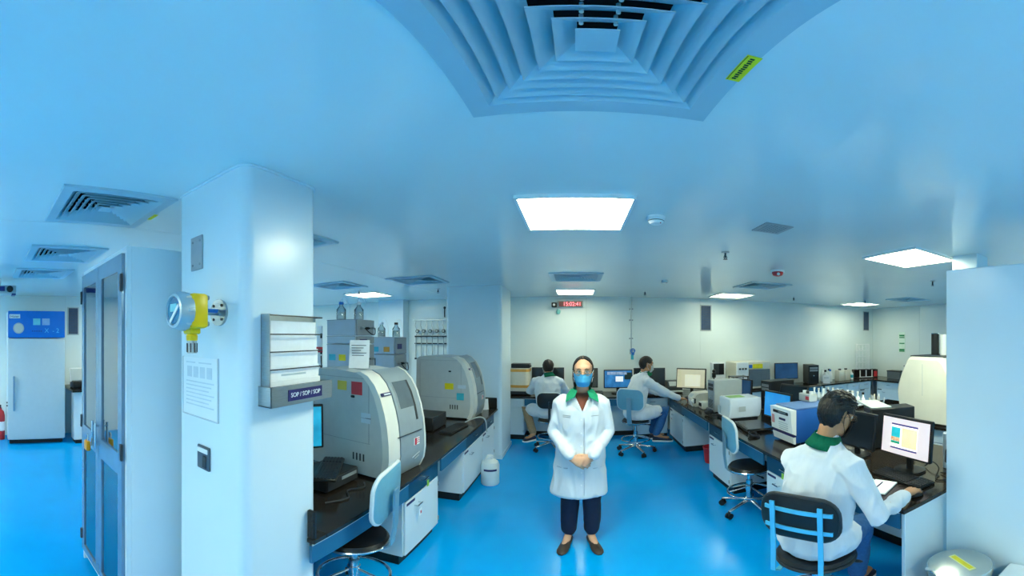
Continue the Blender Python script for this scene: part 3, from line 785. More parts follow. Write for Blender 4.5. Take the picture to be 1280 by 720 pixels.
def base_cabinet(label, loc, rz, wd, dp=.55, group=None, doors=1, dark=True, tags=0, rows=1):
    """faces local -Y; front plane at y=0"""
    t = thing('base_cabinet', label, 'cabinet', loc, rz, group)
    h = TOP - .032
    b = B(); b.bx(-wd / 2, wd / 2, .018, dp, .09, h); obj('body', b, M_CAB, t, False)
    b = B(); b.bx(-wd / 2 + .01, wd / 2 - .01, .05, dp - .02, 0, .09); obj('kick_plate', b, M_KICK, t, False)
    dw = (wd - .012) / doors
    for k in range(doors):
        x0 = -wd / 2 + .006 + dw * k + .003; x1 = x0 + dw - .006
        xc = (x0 + x1) / 2
        zs = [.57, h - .008]
        dd = obj('drawer', B().bx(x0, x1, 0, .018, zs[0], zs[1], .003), M_DRAWER if dark else M_CAB, t, False)
        b = B(); b.cyl((xc - .045, -.028, .655), (xc + .045, -.028, .655), .006, seg=8); b.cyl((xc - .04, 0, .655), (xc - .04, -.028, .655), .005, seg=8); b.cyl((xc + .04, 0, .655), (xc + .04, -.028, .655), .005, seg=8)
        obj('handle', b, M_CHROME, dd)
        if tags & 1:
            b = B(); b.box((xc + .01, -.034, .615), (.03, .004, .05)); obj('tag', b, mat('green_tag', '#8fc94a', .6), dd, False)
        do = obj('door', B().bx(x0, x1, 0, .018, .10, .562, .003), M_CAB, t, False)
        b = B(); b.bx(x0 + .02, x0 + .15, -.003, 0, .528, .548); obj('label_holder', b, M_NAVY if dark else M_DARK, do, False)
        hx = x0 + dw * .3
        b = B(); b.cyl((hx - .04, -.028, .485), (hx + .04, -.028, .485), .006, seg=8); b.cyl((hx - .035, 0, .485), (hx - .035, -.028, .485), .005, seg=8); b.cyl((hx + .035, 0, .485), (hx + .035, -.028, .485), .005, seg=8)
        obj('handle', b, M_CHROME, do)
        if tags & 2:
            b = B(); b.box((hx, -.032, .42), (.034, .004, .055)); tg = obj('tag', b, M_PAPER, do, False)
            b = B(); b.box((hx, -.0345, .42), (.018, .002, .022)); obj('tag_mark', b, M_RED, tg, False)
        for z in (.16, .50):
            b = B(); b.cyl((x1 - .004, -.004, z - .02), (x1 - .004, -.004, z + .02), .005, seg=8); obj('hinge', b, M_GREY, do)
    return t
R90 = PI / 2
base_cabinet('white cabinet with a blue-steel drawer under the nearer big grey instrument', (-1.09, 2.53, 0), R90, .62, .62, tags=3)
base_cabinet('white cabinet with its side showing, under the farther big grey instrument', (-1.09, 3.92, 0), R90, .76, .62, tags=0)
base_cabinet('white cabinet behind the white jerrycan', (-1.09, 4.62, 0), R90, .64, .62)
base_cabinet('white cabinet with dark drawer by the middle man\'s knees', (1.56, 5.64, 0), -R90, .78, .55, tags=2)
base_cabinet('white cabinet with dark slotted drawer behind the empty chair', (1.56, 3.86, 0), -R90, .62, .58)
base_cabinet('white cabinet partly behind the near man\'s back', (1.56, 2.47, 0), -R90, .62, .58, tags=1)
base_cabinet('pale cabinet under the beige orange-banded centrifuge', (-1.17, 6.10, 0), 0, .66, .5, dark=False)
base_cabinet('pale cabinet under the back bench behind the standing woman', (.05, 6.10, 0), 0, .48, .5, dark=False)
base_cabinet('pale cabinet under the back bench beyond the middle man\'s feet', (1.28, 6.10, 0), 0, .54, .5, dark=False)
base_cabinet('pale cabinet under the back bench below the beige oven', (3.0, 6.10, 0), 0, .78, .55, dark=False)
base_cabinet('pale blue double cabinet under the bottles at the far end of the back bench', (5.07, 6.10, 0), 0, .72, .55, dark=False, doors=2)
base_cabinet('pale blue double cabinet in the far corner under the white tube rack', (5.81, 6.10, 0), 0, .74, .55, dark=False, doors=2)
base_cabinet('pale cabinet under the side worktop next to the room corner', (6.25, 5.6, 0), -R90, .78, .55, dark=False)
base_cabinet('pale cabinet under the side worktop, second from the room corner', (6.25, 4.8, 0), -R90, .78, .55, dark=False)
base_cabinet('white cabinet under the second island below the cream instrument', (3.34, 2.5, 0), -R90, .78, .7, dark=False)
base_cabinet('white cabinet under the far end of the second island', (3.34, 3.3, 0), -R90, .78, .7, dark=False)

# ------------------------------------------------------------------ the two big curved instruments
PROF = [(.045, .0), (.012, .07), (.0, .16), (.002, .26), (.014, .38), (.036, .48), (.07, .58), (.115, .66), (.17, .715), (.235, .742)]
def spectrometer(label, loc, rz, labels):
    t = thing('mass_spectrometer', label, 'instrument', loc, rz, 'big grey curved-front instruments')
    wd = .45
    body = [(y + .03, z + .012 if z < .05 else z - .006) for y, z in PROF] + [(.45, .752), (.70, .742), (.74, .715), (.745, .03), (.73, .012)]
    b = B(); b.prism(body, -wd / 2, wd / 2, 'x')
    bd = obj('body', b, M_LGREY, t, ang=30)
    def strip(name, x0, x1, i0, i1, th, m, par, inset=.0, sub=1):
        pts = []
        P = [Vector(p) for p in PROF[i0:i1 + 1]]
        for k, p in enumerate(P):
            tt = (P[min(k + 1, len(P) - 1)] - P[max(k - 1, 0)]).normalized()
            nrm = Vector((-tt.y, tt.x))
            pts.append((p, nrm))
        outer = [tuple(p + n * th) for p, n in pts]
        inner = [tuple(p + Vector((.045, 0)) - n * inset) for p, n in pts]
        b = B(); b.prism(outer + inner[::-1], x0, x1, 'x')
        return obj(name, b, m, par, ang=35)
    band = strip('side_band', -wd / 2 - .004, -wd / 2 + .125, 0, 9, .006, mat('off_white_band', '#dcdcd4', .4, var=.02), t)
    door = strip('front_door', -wd / 2 + .132, wd / 2 - .012, 0, 9, .010, M_MGREY, t)
    strip('door_edge', wd / 2 - .011, wd / 2 + .006, 0, 9, .014, mat('off_white_band', '#dcdcd4', .4), t)
    wn = strip('window', -.045, .125, 5, 7, .013, mat('smoked_window', '#5d6a73', .12, var=.08), door)
    strip('window_shadow_edge', .125, .148, 4, 7, .0135, M_DARK, door)  # dark slot of the door handle, beside the window
    strip('window_rim', -.06, -.045, 5, 7, .0125, M_GREY, door)
    strip('door_seam', -wd / 2 + .134, wd / 2 - .014, 3, 3, .0, M_DARK, door) if False else None
    b = B(); b.box((.02, -.0105, .30), (.30, .006, .005)); obj('seam', b, M_DARK, door, False)
    b = B(); b.box((.105, -.0115, .225), (.07, .004, .055)); q = obj('badge', b, M_WHITE, door, False)
    b = B(); b.box((.088, -.014, .225), (.024, .002, .05)); obj('badge_mark', b, M_RED, q, False)
    b = B()
    for k in range(3): b.box((.12, -.0145, .243 - .014 * k), (.032, .002, .005))
    obj('badge_text', b, M_RED, q, False)
    b = B(); b.box((.10, -.009, .12), (.1, .004, .006), 0, rotm(0, -.25)); b.box((.11, -.009, .10), (.06, .004, .005), 0, rotm(0, -.25)); obj('print', b, M_LGREY, door, False)
    b = B(); b.box((-wd / 2 + .06, .062, .60), (.105, .008, .022), 0, rotm(-.62)); nl = obj('name_label', b, M_NAVY, band, False)
    b = B()
    for k in range(6): b.box((-wd / 2 + .035 + .012 * k, .0565, .601), (.008, .003, .011), 0, rotm(-.62))
    obj('name_print', b, M_PAPER, nl, False)
    xs = -wd / 2 - .0015
    for name, y, z, dy, dz, m in labels:
        b = B(); b.box((xs, y, z), (.003, dy, dz)); obj(name, b, m, bd, False)
    b = B()
    for k in range(4): b.box((xs, .205 + .03 * k, .14), (.004, .013, .055), .002)
    obj('vent_slot', b, M_DARK, bd, False)
    b = B(); b.box((xs - .001, .30, .57), (.006, .034, .018), .004); obj('latch', b, M_BLACK, bd)
    b = B()
    for z in (.25, .70): b.box((xs + .001, .42, z), (.003, .54, .003))
    for y in (.16, .69): b.box((xs + .001, y, .47), (.003, .003, .44))
    obj('panel_seam', b, M_GREY, bd, False)['kind'] = 'stuff'
    b = B()
    for sx in (-.17, .17):
        for sy in (.1, .66): b.cyl((sx, sy, -.0065), (sx, sy, .014), .022, seg=12)
    obj('foot', b, M_BLACK, t)
    return t
spectrometer('nearer big grey instrument with curved door, red and yellow stickers on its side', (-1.115, 2.315, TOP + .007), R90 - .12,
             [('red_sticker', .265, .63, .095, .09, M_RED), ('yellow_sticker', .40, .64, .085, .065, mat('dull_yellow_label', '#cdb94a', .6)), ('rating_plate', .185, .43, .08, .07, mat('pale_blue_plate', '#c4d3dc', .5)), ('rating_print', .185, .43, .083, .006, M_INK)])
spectrometer('farther big grey instrument with yellow and cyan stickers, against the far column', (-1.16, 4.42, TOP + .007), R90 - .02,
             [('yellow_sticker', .31, .39, .11, .075, M_YELLOW), ('cyan_sticker', .17, .27, .09, .085, M_CYAN), ('pale_note', .40, .50, .10, .05, M_LGREY), ('rating_plate', .15, .39, .10, .04, mat('pale_blue_plate', '#c4d3dc', .5))])

# ------------------------------------------------------------------ chromatography stacks (front faces +X)
def module(loc, hgt, wd, dp, label, kind, rz=R90):
    t = thing('chromatography_module', label, 'instrument', loc, rz, 'stacked chromatography modules')
    b = B(); b.bx(-wd / 2, wd / 2, .02, dp, .002, hgt - .002, .006); obj('body', b, mat('module_blue_grey', '#a9bccb', .4, var=.03), t)
    b = B(); b.bx(-wd / 2 + .004, wd / 2 - .004, 0, .02, .004, hgt - .006, .004); f = obj('front_panel', b, M_GREY if kind != 2 else M_DARK, t)
    b = B(); b.bx(-wd / 2 - .002, -wd / 2, .02, dp, hgt - .008, hgt - .003); obj('seam', b, M_GREY, t, False)
    if kind >= 1:
        for k in range(3):
            x = -wd * .3 + wd * .3 * k
            b = B(); b.cyl((x, 0, hgt * .45), (x, -.03, hgt * .45), .014, seg=12); b.cyl((x, -.03, hgt * .45), (x, -.045, hgt * .45), .008, seg=8); obj('fitting', b, M_STEEL if k != 1 else M_BLACK, f)
        b = B(); b.tube(spline([(-wd * .3, -.045, hgt * .45), (-wd * .15, -.09, hgt * .1), (wd * .1, -.08, hgt * .1), (wd * .3, -.045, hgt * .45)], 4), .005, 6); obj('tubing', b, M_BLACK, f)
    else:
        b = B(); b.bx(-wd * .35, wd * .05, -.002, 0, hgt * .3, hgt * .6); obj('display', b, M_NAVY, f, False)
    return t
ORD = ['bottom', 'second lowest', 'third lowest', 'fourth lowest', 'fifth lowest', 'sixth lowest', 'topmost']
def stack(x, y, z, hs, wd, dp, what, top):
    for k, hh in enumerate(hs):
        module((x, y, z), hh, wd, dp, f'{ORD[k] if k < len(hs) - 1 else ORD[6]} blue-grey module of the {what}', [1, 0, 2, 1, 1, 0][(k + top) % 6])
        z += hh
    return z
hs1 = [.20, .17, .16, .13, .26, .08, .16]
za = stack(-1.93, 3.08, TOP, hs1, .32, .36, 'taller stack behind the nearer big instrument', 0)
zb = stack(-2.03, 4.04, TOP, [.21, .19, .18, .20, .21], .30, .34, 'shorter stack near the gas manifold', 3)
def tag_sheet(name, label, loc, m, dx, dz, rz=0):
    t = tag(obj(name, B().box((0, 0, 0), (dx, .002, dz)), m, None, False), label, 'sticker'); at(t, loc, rz); return t
for nm, lb, loc, m in (('cyan_sticker', 'cyan sticker on the taller module stack', (-2.22, 2.918, 1.55), M_CYAN), ('yellow_sticker', 'yellow sticker on the taller module stack', (-2.10, 2.918, 1.55), M_YELLOW),
                       ('cyan_sticker', 'cyan sticker on the shorter module stack', (-2.30, 3.888, 1.60), M_CYAN), ('orange_sticker', 'faded orange sticker on the shorter module stack', (-2.15, 3.888, 1.60), M_ORANGE)):
    tag_sheet(nm, lb, loc, m, .08, .06)
def solvent_bottle(x, y, z, label, capm):
    t = thing('solvent_bottle', label, 'bottle', (x, y, z), 0, 'solvent bottles on the module stacks')
    b = B(); b.lathe([(0, 0), (.045, 0), (.047, .01), (.047, .10), (.02, .135), (.018, .15), (0, .15)], seg=16); obj('bottle_body', b, M_CLEAR, t)
    b = B(); b.lathe([(0, .004), (.042, .004), (.042, .08), (0, .08)], seg=16); obj('liquid', b, mat('clear_liquid', '#dfe9ec', .1), t)
    b = B(); b.cyl((0, 0, .15), (0, 0, .175), .024, seg=14); obj('cap', b, capm, t)
    b = B(); b.tube(spline([(0, 0, .175), (.01, 0, .21), (.06, 0, .20), (.09, 0, .10), (.09, .0, .0)], 4), .003, 6); obj('tubing', b, M_WHITE, t)
solvent_bottle(-2.17, 3.0, za, 'glass bottle with blue cap on the taller stack', M_BLUE)
solvent_bottle(-2.04, 3.12, za, 'glass bottle with white cap on the taller stack', M_WHITE)
solvent_bottle(-2.27, 3.98, zb, 'glass bottle with white cap on the shorter stack', M_WHITE)
solvent_bottle(-2.12, 4.08, zb, 'glass bottle with dark cap on the shorter stack', M_BLACK)
# upright rail with red tag, left of the taller stack
t = thing('cable_rail', 'white upright rail with dark clips and a red tag beside the taller module stack', 'rail', (-2.40, 2.94, TOP))
b = B(); b.bx(-.03, .03, 0, .02, 0, 1.10, .003); obj('rail', b, M_WHITE, t, False)
for k in range(6): obj('clip', B().box((.028, -.005, .2 + .16 * k), (.016, .02, .05), .003), M_BLACK, t, False)
obj('red_tag', B().box((-.03, -.012, .86), (.16, .008, .055), .003), M_RED, t, False)
b = B(); b.tube(spline([(.03, -.01, .80), (.05, -.03, .6), (.02, -.03, .4), (.03, -.01, .22)], 4), .006, 6); obj('cable', b, M_BLACK, t)
# paper on top of the near instrument
t = thing('paper_sheet', 'white printed sheet propped upright on the nearer big instrument', 'paper', (-1.50, 2.30, TOP + .762), .35)
b = B(); b.box((0, 0, .10), (.15, .003, .21), 0, rotm(-.18)); obj('sheet', b, M_PAPER, t, False)
b = B()
for k in range(8): b.box((-.0 - .01 * (k % 3), -.003 + .0018 * (k - 4) * 1.85, .165 - .0185 * k), (.11 - .02 * (k % 3), .002, .005), 0, rotm(-.18))
obj('print', b, M_INK, t, False)
b = B(); b.box((0, .03, .005), (.13, .07, .01), .002); obj('stand', b, M_CLEAR, t, False)

# ------------------------------------------------------------------ computers
def monitor(label, loc, rz, wd=.44, hg=.28, z0=.11, tilt=.08, scr=None, case=None, group='computer monitors'):
    """faces local -Y; loc is the foot on the bench"""
    t = thing('monitor', label, 'monitor', loc, rz, group)
    case = case or M_BLACK
    R = rotm(-tilt)
    zc = z0 + hg / 2
    b = B(); b.box((0, .012, zc), (wd, .03, hg), .006, R); bz = obj('bezel', b, case, t)
    b = B(); b.box((0, -.0045, zc), (wd - .034, .003, hg - .034), 0, R); sc = obj('screen', b, scr or mat('screen_off', '#1c242c', .12, var=.05), bz, False)
    b = B(); b.box((0, .045, zc), (wd * .55, .05, hg * .6), .02, R); obj('rear_shell', b, case, t)
    nh = z0 * 1.2 + .05; b = B(); b.box((0, .05, nh / 2 + .002), (.05, .03, nh), .006); obj('neck', b, case, t)
    b = B()
    b.prism([(x, y + .05) for x, y in rrect(.22, .17, .06, 6)], 0, .014, 'z'); obj('foot', b, case, t)
    return t, sc, R, zc
def screen_patch(sc, R, zc, x, z, w, h, m, name, lift=.0012):
    b = B(); b.box((0, 0, 0), (w, .001, h))
    o = obj(name, b, m, sc, False)
    o.matrix_local = Matrix.Translation((0, 0, zc)) @ R @ Matrix.Translation((x, -.006 - lift, z))
    # pivot: the screen plane sits .0045 before the tilt axis
    return o
S_BLUE = mat('screen_blue', '#1485d8', .2, second='#1f96dc', scale=5, emit=.45)
S_CYAN = mat('screen_cyan', '#28b6d6', .2, second='#1a6f9e', scale=4, emit=.6)
S_PINK = mat('screen_pale_pink', '#e6d6da', .25, emit=.45, var=.02)
S_CREAM = mat('screen_cream', '#cfc9ac', .25, emit=.35, var=.03)
S_NAVY = mat('screen_dark_blue', '#1f3d66', .2, second='#2a5580', scale=4, emit=.25)
S_DESK = mat('screen_desktop', '#1d4f86', .2, second='#3a86c4', scale=6, emit=.45)
def keyboard(label, loc, rz, rx=0.0, kb=None):
    t = thing('keyboard', label, 'keyboard', loc, rz, 'keyboards')
    t.rotation_euler = (rx, 0, rz)
    b = B(); b.box((0, 0, .009), (.44, .145, .018), .004); obj('case', b, kb or M_BLACK, t)
    b = B()
    for r in range(6):
        for c in range(21):
            if (r == 5 and 4 < c < 9) or c in (15,): continue
            b.box((-.205 + .0205 * c, .055 - .0215 * r, .0205), (.0165, .0165, .007))
    b.box((-.205 + .0205 * 6.5, .055 - .0215 * 5, .0205), (.075, .0165, .007))
    obj('keys', b, mat('key_black', '#26282c', .45, var=.1), t, False)['kind'] = 'stuff'
    return t
def mouse(label, loc, rz):
    t = thing('computer_mouse', label, 'mouse', loc, rz)
    b = B(); b.ball((0, 0, .012), (.030, .052, .022), 16)
    for v in b.bm.verts: v.co.z = max(v.co.z, 0)
    obj('shell', b, M_BLACK, t)
    b = B(); b.cyl((-.004, .028, .031), (.004, .028, .031), .008, seg=12); obj('wheel', b, M_GREY, t)
def tower(label, loc, rz, m, wd=.17, dp=.42, hg=.38, pale=False):
    """computer tower; front faces local -Y"""
    t = thing('computer_tower', label, 'computer', loc, rz, 'computer towers')
    b = B(); b.bx(-wd / 2, wd / 2, .012, dp, .008, hg, .005); obj('case', b, m, t)
    b = B(); b.bx(-wd / 2, wd / 2, 0, .012, .008, hg, .003); f = obj('front_panel', b, m if not pale else M_GREY, t)
    for k, z in enumerate((hg - .06, hg - .11)): obj('drive_bay', B().bx(-wd * .4, wd * .4, -.003, 0, z - .02, z + .018, .002), M_DARK if pale else M_GREY, f)
    obj('power_button', B().cyl((0, 0, hg * .45), (0, -.004, hg * .45), .013, seg=14), M_CHROME, f)
    b = B()
    for k in range(8): b.bx(-wd * .35, wd * .35, -.002, 0, .06 + .014 * k, .066 + .014 * k)
    obj('vent_slots', b, M_GAP, f, False)['kind'] = 'stuff'
    b = B()
    for sx in (-1, 1):
        for sy in (.05, dp - .05): b.cyl((sx * wd * .35, sy, 0), (sx * wd * .35, sy, .01), .012, seg=8)
    obj('foot', b, M_BLACK, t)
    return t
# left bench computers
t, sc, R, zc = monitor('monitor with a cyan screen half hidden behind the near column', (-1.80, 1.93, TOP), R90 - .62, .42, .33, .17, .04, S_CYAN)
t, sc, R, zc = monitor('monitor with a teal screen between the two big grey instruments', (-1.86, 3.62, TOP), R90 - .35, .42, .33, .19, .04, S_CYAN)
t = thing('desktop_computer', 'flat black computer case under a keyboard next to the near column', 'computer', (-1.36, 1.895, TOP), R90)
b = B(); b.bx(-.17, .17, .0, .27, .012, .10, .005); obj('case', b, M_BLACK, t)
b = B(); b.bx(-.16, .16, -.008, 0, .016, .096, .002); f = obj('front_panel', b, M_DARK, t)
obj('drive_bay', B().bx(-.02, .14, -.011, -.008, .06, .082), M_GREY, f, False)
b = B()
for sx in (-.13, .13):
    for sy in (.05, .22): b.cyl((sx, sy, 0), (sx, sy, .014), .015, seg=10)
obj('foot', b, M_BLACK, t)
keyboard('black keyboard resting on the flat computer case next to the near column', (-1.46, 1.89, TOP + .101), R90 + .5)
keyboard('black keyboard in front of the farther big grey instrument', (-1.25, 3.72, TOP), R90 - .1)
t = thing('power_adapter_box', 'low black box beside the keyboard of the farther big instrument', 'box', (-1.41, 3.72, TOP), R90)
b = B(); b.bx(-.2, .2, 0, .28, .005, .15, .006); obj('case', b, M_BLACK, t)
b = B(); b.bx(-.18, .18, -.004, 0, .02, .13); obj('front_panel', b, M_DARK, t, False)
t = tag(obj('cable', B().tube(spline([(-1.22, 4.02, TOP + .014), (-1.13, 4.10, TOP + .05), (-1.06, 4.16, TOP + .05), (-1.03, 4.22, TOP - .01), (-1.028, 4.26, TOP - .15)]), .008, 8), M_LGREY), 'pale hose looping over the bench edge by the far keyboard', 'hose')
t = tag(obj('cable', B().tube(spline([(-1.28, 2.02, TOP + .008), (-1.24, 1.95, TOP + .008), (-1.29, 1.85, TOP + .008), (-1.22, 1.75, TOP + .008), (-1.28, 1.62, TOP + .008)]), .005, 8), M_DARK), 'thin dark cable curling on the bench by the near keyboard', 'cable')
t = thing('tent_card', 'small white card standing beside the farther big grey instrument', 'card', (-1.20, 4.86, TOP), .5)
b = B(); b.box((0, 0, .075), (.10, .004, .15), 0, rotm(-.2)); obj('card', b, M_PAPER, t, False)
b = B(); b.box((0, .035, .07), (.10, .004, .145), 0, rotm(.25)); obj('back_leaf', b, M_PAPER, t, False)
t = thing('jerrycan', 'white plastic jerrycan with a navy label on the blue floor', 'jerrycan', (-.955, 4.12, 0))
b = B(); b.lathe([(0, 0), (.095, 0), (.105, .015), (.105, .245), (.095, .285), (.05, .315), (.03, .32), (.03, .335), (0, .335)], seg=28); obj('jug_body', b, mat('milky_plastic', '#d5e0e4', .35, var=.03), t)
b = B(); b.cyl((0, 0, .332), (0, 0, .365), .036, seg=18); obj('cap', b, M_WHITE, t)
b = B(); b.torus((0, 0, .31), .06, .009, 20, 6, rotm(PI / 2, 0, .6), 1, .7); obj('handle', b, MATS['milky_plastic'], t)
b = B(); b.rings([[(.1065 * math.sin(a), -.1065 * math.cos(a), z) for a in [(-.5 + .15 * k) for k in range(11)]] for z in (.19, .215)], closed_u=False, cap=False); obj('label', b, M_NAVY, t)
# ------------------------------------------------------------------ bin and box by the partition
t = thing('pedal_bin', 'round stainless steel bin with a yellow sticker on its lid', 'bin', (1.665, 1.00, 0))
b = B(); b.lathe([(0, .0), (.155, 0), (.158, .015), (.158, .36), (0, .36)], seg=48); obj('bin_body', b, M_STEEL, t)
b = B(); b.lathe([(.168, .345), (.172, .35), (.172, .395), (.166, .405), (.10, .418), (0, .42)], seg=48); l = obj('lid', b, mat('lid_steel', '#b4bbb8', .3, metal=.6, var=.04, scale=8), t)
b = B(); b.torus((0, 0, .398), .170, .004, 48, 6); obj('lid_rim', b, M_CHROME, l)
b = B(); b.lathe([(.162, 0), (.166, .01), (.166, .04), (.16, .045)], seg=40); obj('base_ring', b, M_BLACK, t)
b = B(); b.box((-.005, -.015, .4195), (.04, .19, .003), 0, rotm(0, 0, -.42)); y = obj('yellow_sticker', b, mat('cream_border', '#eceaa0', .5), l, False)
b = B(); b.box((-.005, -.015, .4213), (.027, .165, .001), 0, rotm(0, 0, -.42)); y2 = obj('sticker_field', b, M_YELLOW, y, False)
b = B(); b.box((-.14, .09, .405), (.03, .05, .012), .003, rotm(0, 0, .5)); obj('hinge', b, M_STEEL, l)
t = thing('storage_tub', 'white plastic tub with a lid beside the steel bin', 'tub', (1.72, .60, 0))
b = B(); b.bx(-.15, .15, -.2, .2, 0, .315, .02, 2); obj('tub_body', b, M_WHITE, t)
b = B(); b.bx(-.16, .16, -.21, .21, .31, .34, .008); obj('lid', b, M_WHITE, t)
# ------------------------------------------------------------------ right bench, near to far
t, sc, R, zc = monitor('monitor with a pale screen showing a picture window, in front of the near man', (2.02, 1.66, TOP), -R90 - .06, .475, .30, .115, .10, S_PINK)
def patch(sc, x, z, w, h, m, name):
    b = B(); b.box((x, -.0066, z), (w, .0012, h)); bb = b
    bmesh.ops.transform(bb.bm, matrix=Matrix.Translation((0, 0, zc)) @ R, verts=bb.bm.verts[:])
    return obj(name, bb, m, sc, False)
patch(sc, -.005, .0, .25, .185, mat('window_white', '#f2efe4', .3, emit=.8), 'picture_window')
def patch2(x, z, w, h, m, name, l):
    b = B(); b.box((x, -.0066 - .0008 * l, z), (w, .0012, h))
    bmesh.ops.transform(b.bm, matrix=Matrix.Translation((0, 0, zc)) @ R, verts=b.bm.verts[:])
    return obj(name, b, m, sc, False)
patch2(-.005, .088, .25, .012, mat('violet_bar', '#4a4488', .4, emit=.35), 'title_bar', 1)
patch2(-.005, -.088, .25, .012, MATS['violet_bar'], 'task_bar', 1)
patch2(-.085, .005, .085, .12, mat('teal_picture', '#14a3ad', .3, second='#2ab8c8', scale=20, emit=.6), 'picture', 1)
patch2(-.085, -.022, .085, .03, mat('orange_picture', '#c4622a', .4, second='#e8d8b0', scale=60, emit=.5), 'picture_flowers', 2)
patch2(-.085, -.048, .085, .014, mat('green_picture', '#1d9a74', .4, emit=.4), 'picture_grass', 2)
patch2(.045, .0, .14, .14, mat('yellow_field', '#e0cf9a', .4, second='#d9cdb4', scale=8, emit=.6), 'yellow_panel', 1)
keyboard('black keyboard in front of the near man\'s monitor', (1.90, 1.585, TOP), -R90 - .06)
mouse('black mouse under the near man\'s hand', (1.735, 1.335, TOP), -R90)
t = thing('notebook', 'open white notebook with a pen, on the bench by the near man\'s arm', 'notebook', (1.662, 1.665, TOP), -1.2)
b = B(); b.box((-.079, 0, .005), (.152, .215, .01), .002); obj('page_block', b, M_PAPER, t)
b = B(); b.box((.079, 0, .005), (.152, .215, .01), .002); obj('page_block', b, M_PAPER, t)
b = B(); b.box((0, 0, .0015), (.315, .222, .003)); obj('cover', b, M_INK, t, False)
t = thing('pen', 'dark blue pen lying across the open notebook', 'pen', (1.69, 1.60, TOP + .0145), .35)
b = B(); b.cyl((-.06, 0, 0), (.055, 0, 0), .004, seg=8); b.cyl((.055, 0, 0), (.066, 0, 0), .004, .001, seg=8); obj('barrel', b, M_NAVY, t)
t, sc2, R2, zc2 = monitor('switched-off dark monitor beside the near man\'s face', (2.03, 2.205, TOP), -R90 + .06, .46, .30, .085, .12)
tower('black computer tower with a pale top behind the dark monitor', (2.30, 2.32, TOP), -R90 - .45, M_BLACK, .18, .42, .36)
t = tag(obj('folder', B().box((0, 0, .006), (.19, .40, .012), .002), M_LGREY), 'grey folder lying on the black tower behind the dark monitor', 'folder'); at(t, (2.45, 2.385, TOP + .362), -.45)  # grey sheet added as the tower's pale top
t = thing('socket_box', 'white socket box with a black plug behind the near man\'s monitor', 'socket', (2.25, 1.43, TOP), -R90)
b = B(); b.bx(-.07, .07, 0, .09, 0, .28, .006); obj('box', b, M_WHITE, t)
b = B(); b.cyl((0.01, -.03, .20), (.01, 0, .20), .022, seg=14); b.tube([(.01, -.03, .2), (0, -.06, .17), (-.01, -.05, .08), (.05, -.03, .02)], .006, 8); obj('plug', b, M_BLACK, t)
t = tag(obj('cable', B().tube(spline([(2.20, 1.62, TOP + .008), (2.21, 1.56, TOP + .05), (2.16, 1.47, TOP + .03), (2.02, 1.40, TOP + .008), (2.05, 1.33, TOP + .008), (2.12, 1.35, TOP + .02), (2.14, 1.44, TOP + .008)]), .005, 8), M_BLACK), 'black cable looped beside the foot of the near man\'s monitor', 'cable')
# blue instrument
t = thing('spectrophotometer', 'blue benchtop instrument with a white front panel behind the near man', 'instrument', (1.80, 2.90, TOP), -R90)
b = B(); b.bx(-.175, .175, .03, .46, .02, .335, .012, 2); obj('body', b, mat('royal_blue', '#1f5aa6', .35, var=.05), t)
b = B(); b.bx(-.172, .172, .028, .455, .335, .347, .004); obj('top_cover', b, mat('slate_blue', '#6486ba', .4), t)
b = B(); b.prism([(-.012, .12), (.03, .10), (.03, .335), (-.03, .335), (-.022, .25)], -.178, .178, 'x'); f = obj('front_panel', b, M_WHITE, t, ang=25)
b = B(); b.prism([(.01, .02), (.03, .015), (.03, .085), (-.005, .085)], -.172, .172, 'x'); obj('lower_panel', b, M_WHITE, t, ang=25)
b = B(); b.bx(-.176, .176, .004, .03, .085, .102); obj('navy_band', b, M_NAVY, t, False)
b = B(); b.box((.0, -.0265, .295), (.26, .006, .03), .004, rotm(.0)); n = obj('name_badge', b, M_BLACK, f)
b = B(); b.box((.035, -.0302, .296), (.13, .002, .012)); obj('badge_text', b, M_CHROME, n, False)
b = B(); b.box((.03, -.026, .235), (.10, .006, .018)); obj('label', b, M_NAVY, f, False)
b = B()
for k in range(4): b.box((.04, -.022 + .002 * k, .20 - .02 * k), (.15, .004, .005))
obj('print', b, mat('faint_ink', '#b3c3cd', .8), f, False)
b = B(); b.box((-.135, -.021, .215), (.04, .006, .08)); obj('red_label', b, mat('pale_red', '#c98a90', .6), f, False)
b = B()
for sx in (-.14, .14):
    for sy in (.08, .42): b.cyl((sx, sy, 0), (sx, sy, .022), .018, seg=10)
obj('foot', b, M_BLACK, t)
t = thing('cartridge_tray', 'grey and white bottle tray on the blue instrument', 'tray', (2.12, 3.02, TOP + .348), -R90)
b = B(); b.bx(-.09, .09, 0, .10, 0, .075, .006); obj('tray', b, M_LGREY, t)
for k in range(3): obj('vial', B().cyl((-.055 + .055 * k, .05, .075), (-.055 + .055 * k, .05, .10), .02, seg=12), M_DARK if k == 1 else M_WHITE, t)
obj('red_label', B().bx(.03, .085, -.003, 0, .02, .055), M_RED, t, False)
t, sc3, R3, zc3 = monitor('monitor with a bright blue desktop behind the blue instrument', (2.17, 3.62, TOP), -R90 + .10, .50, .31, .05, .06, S_BLUE)
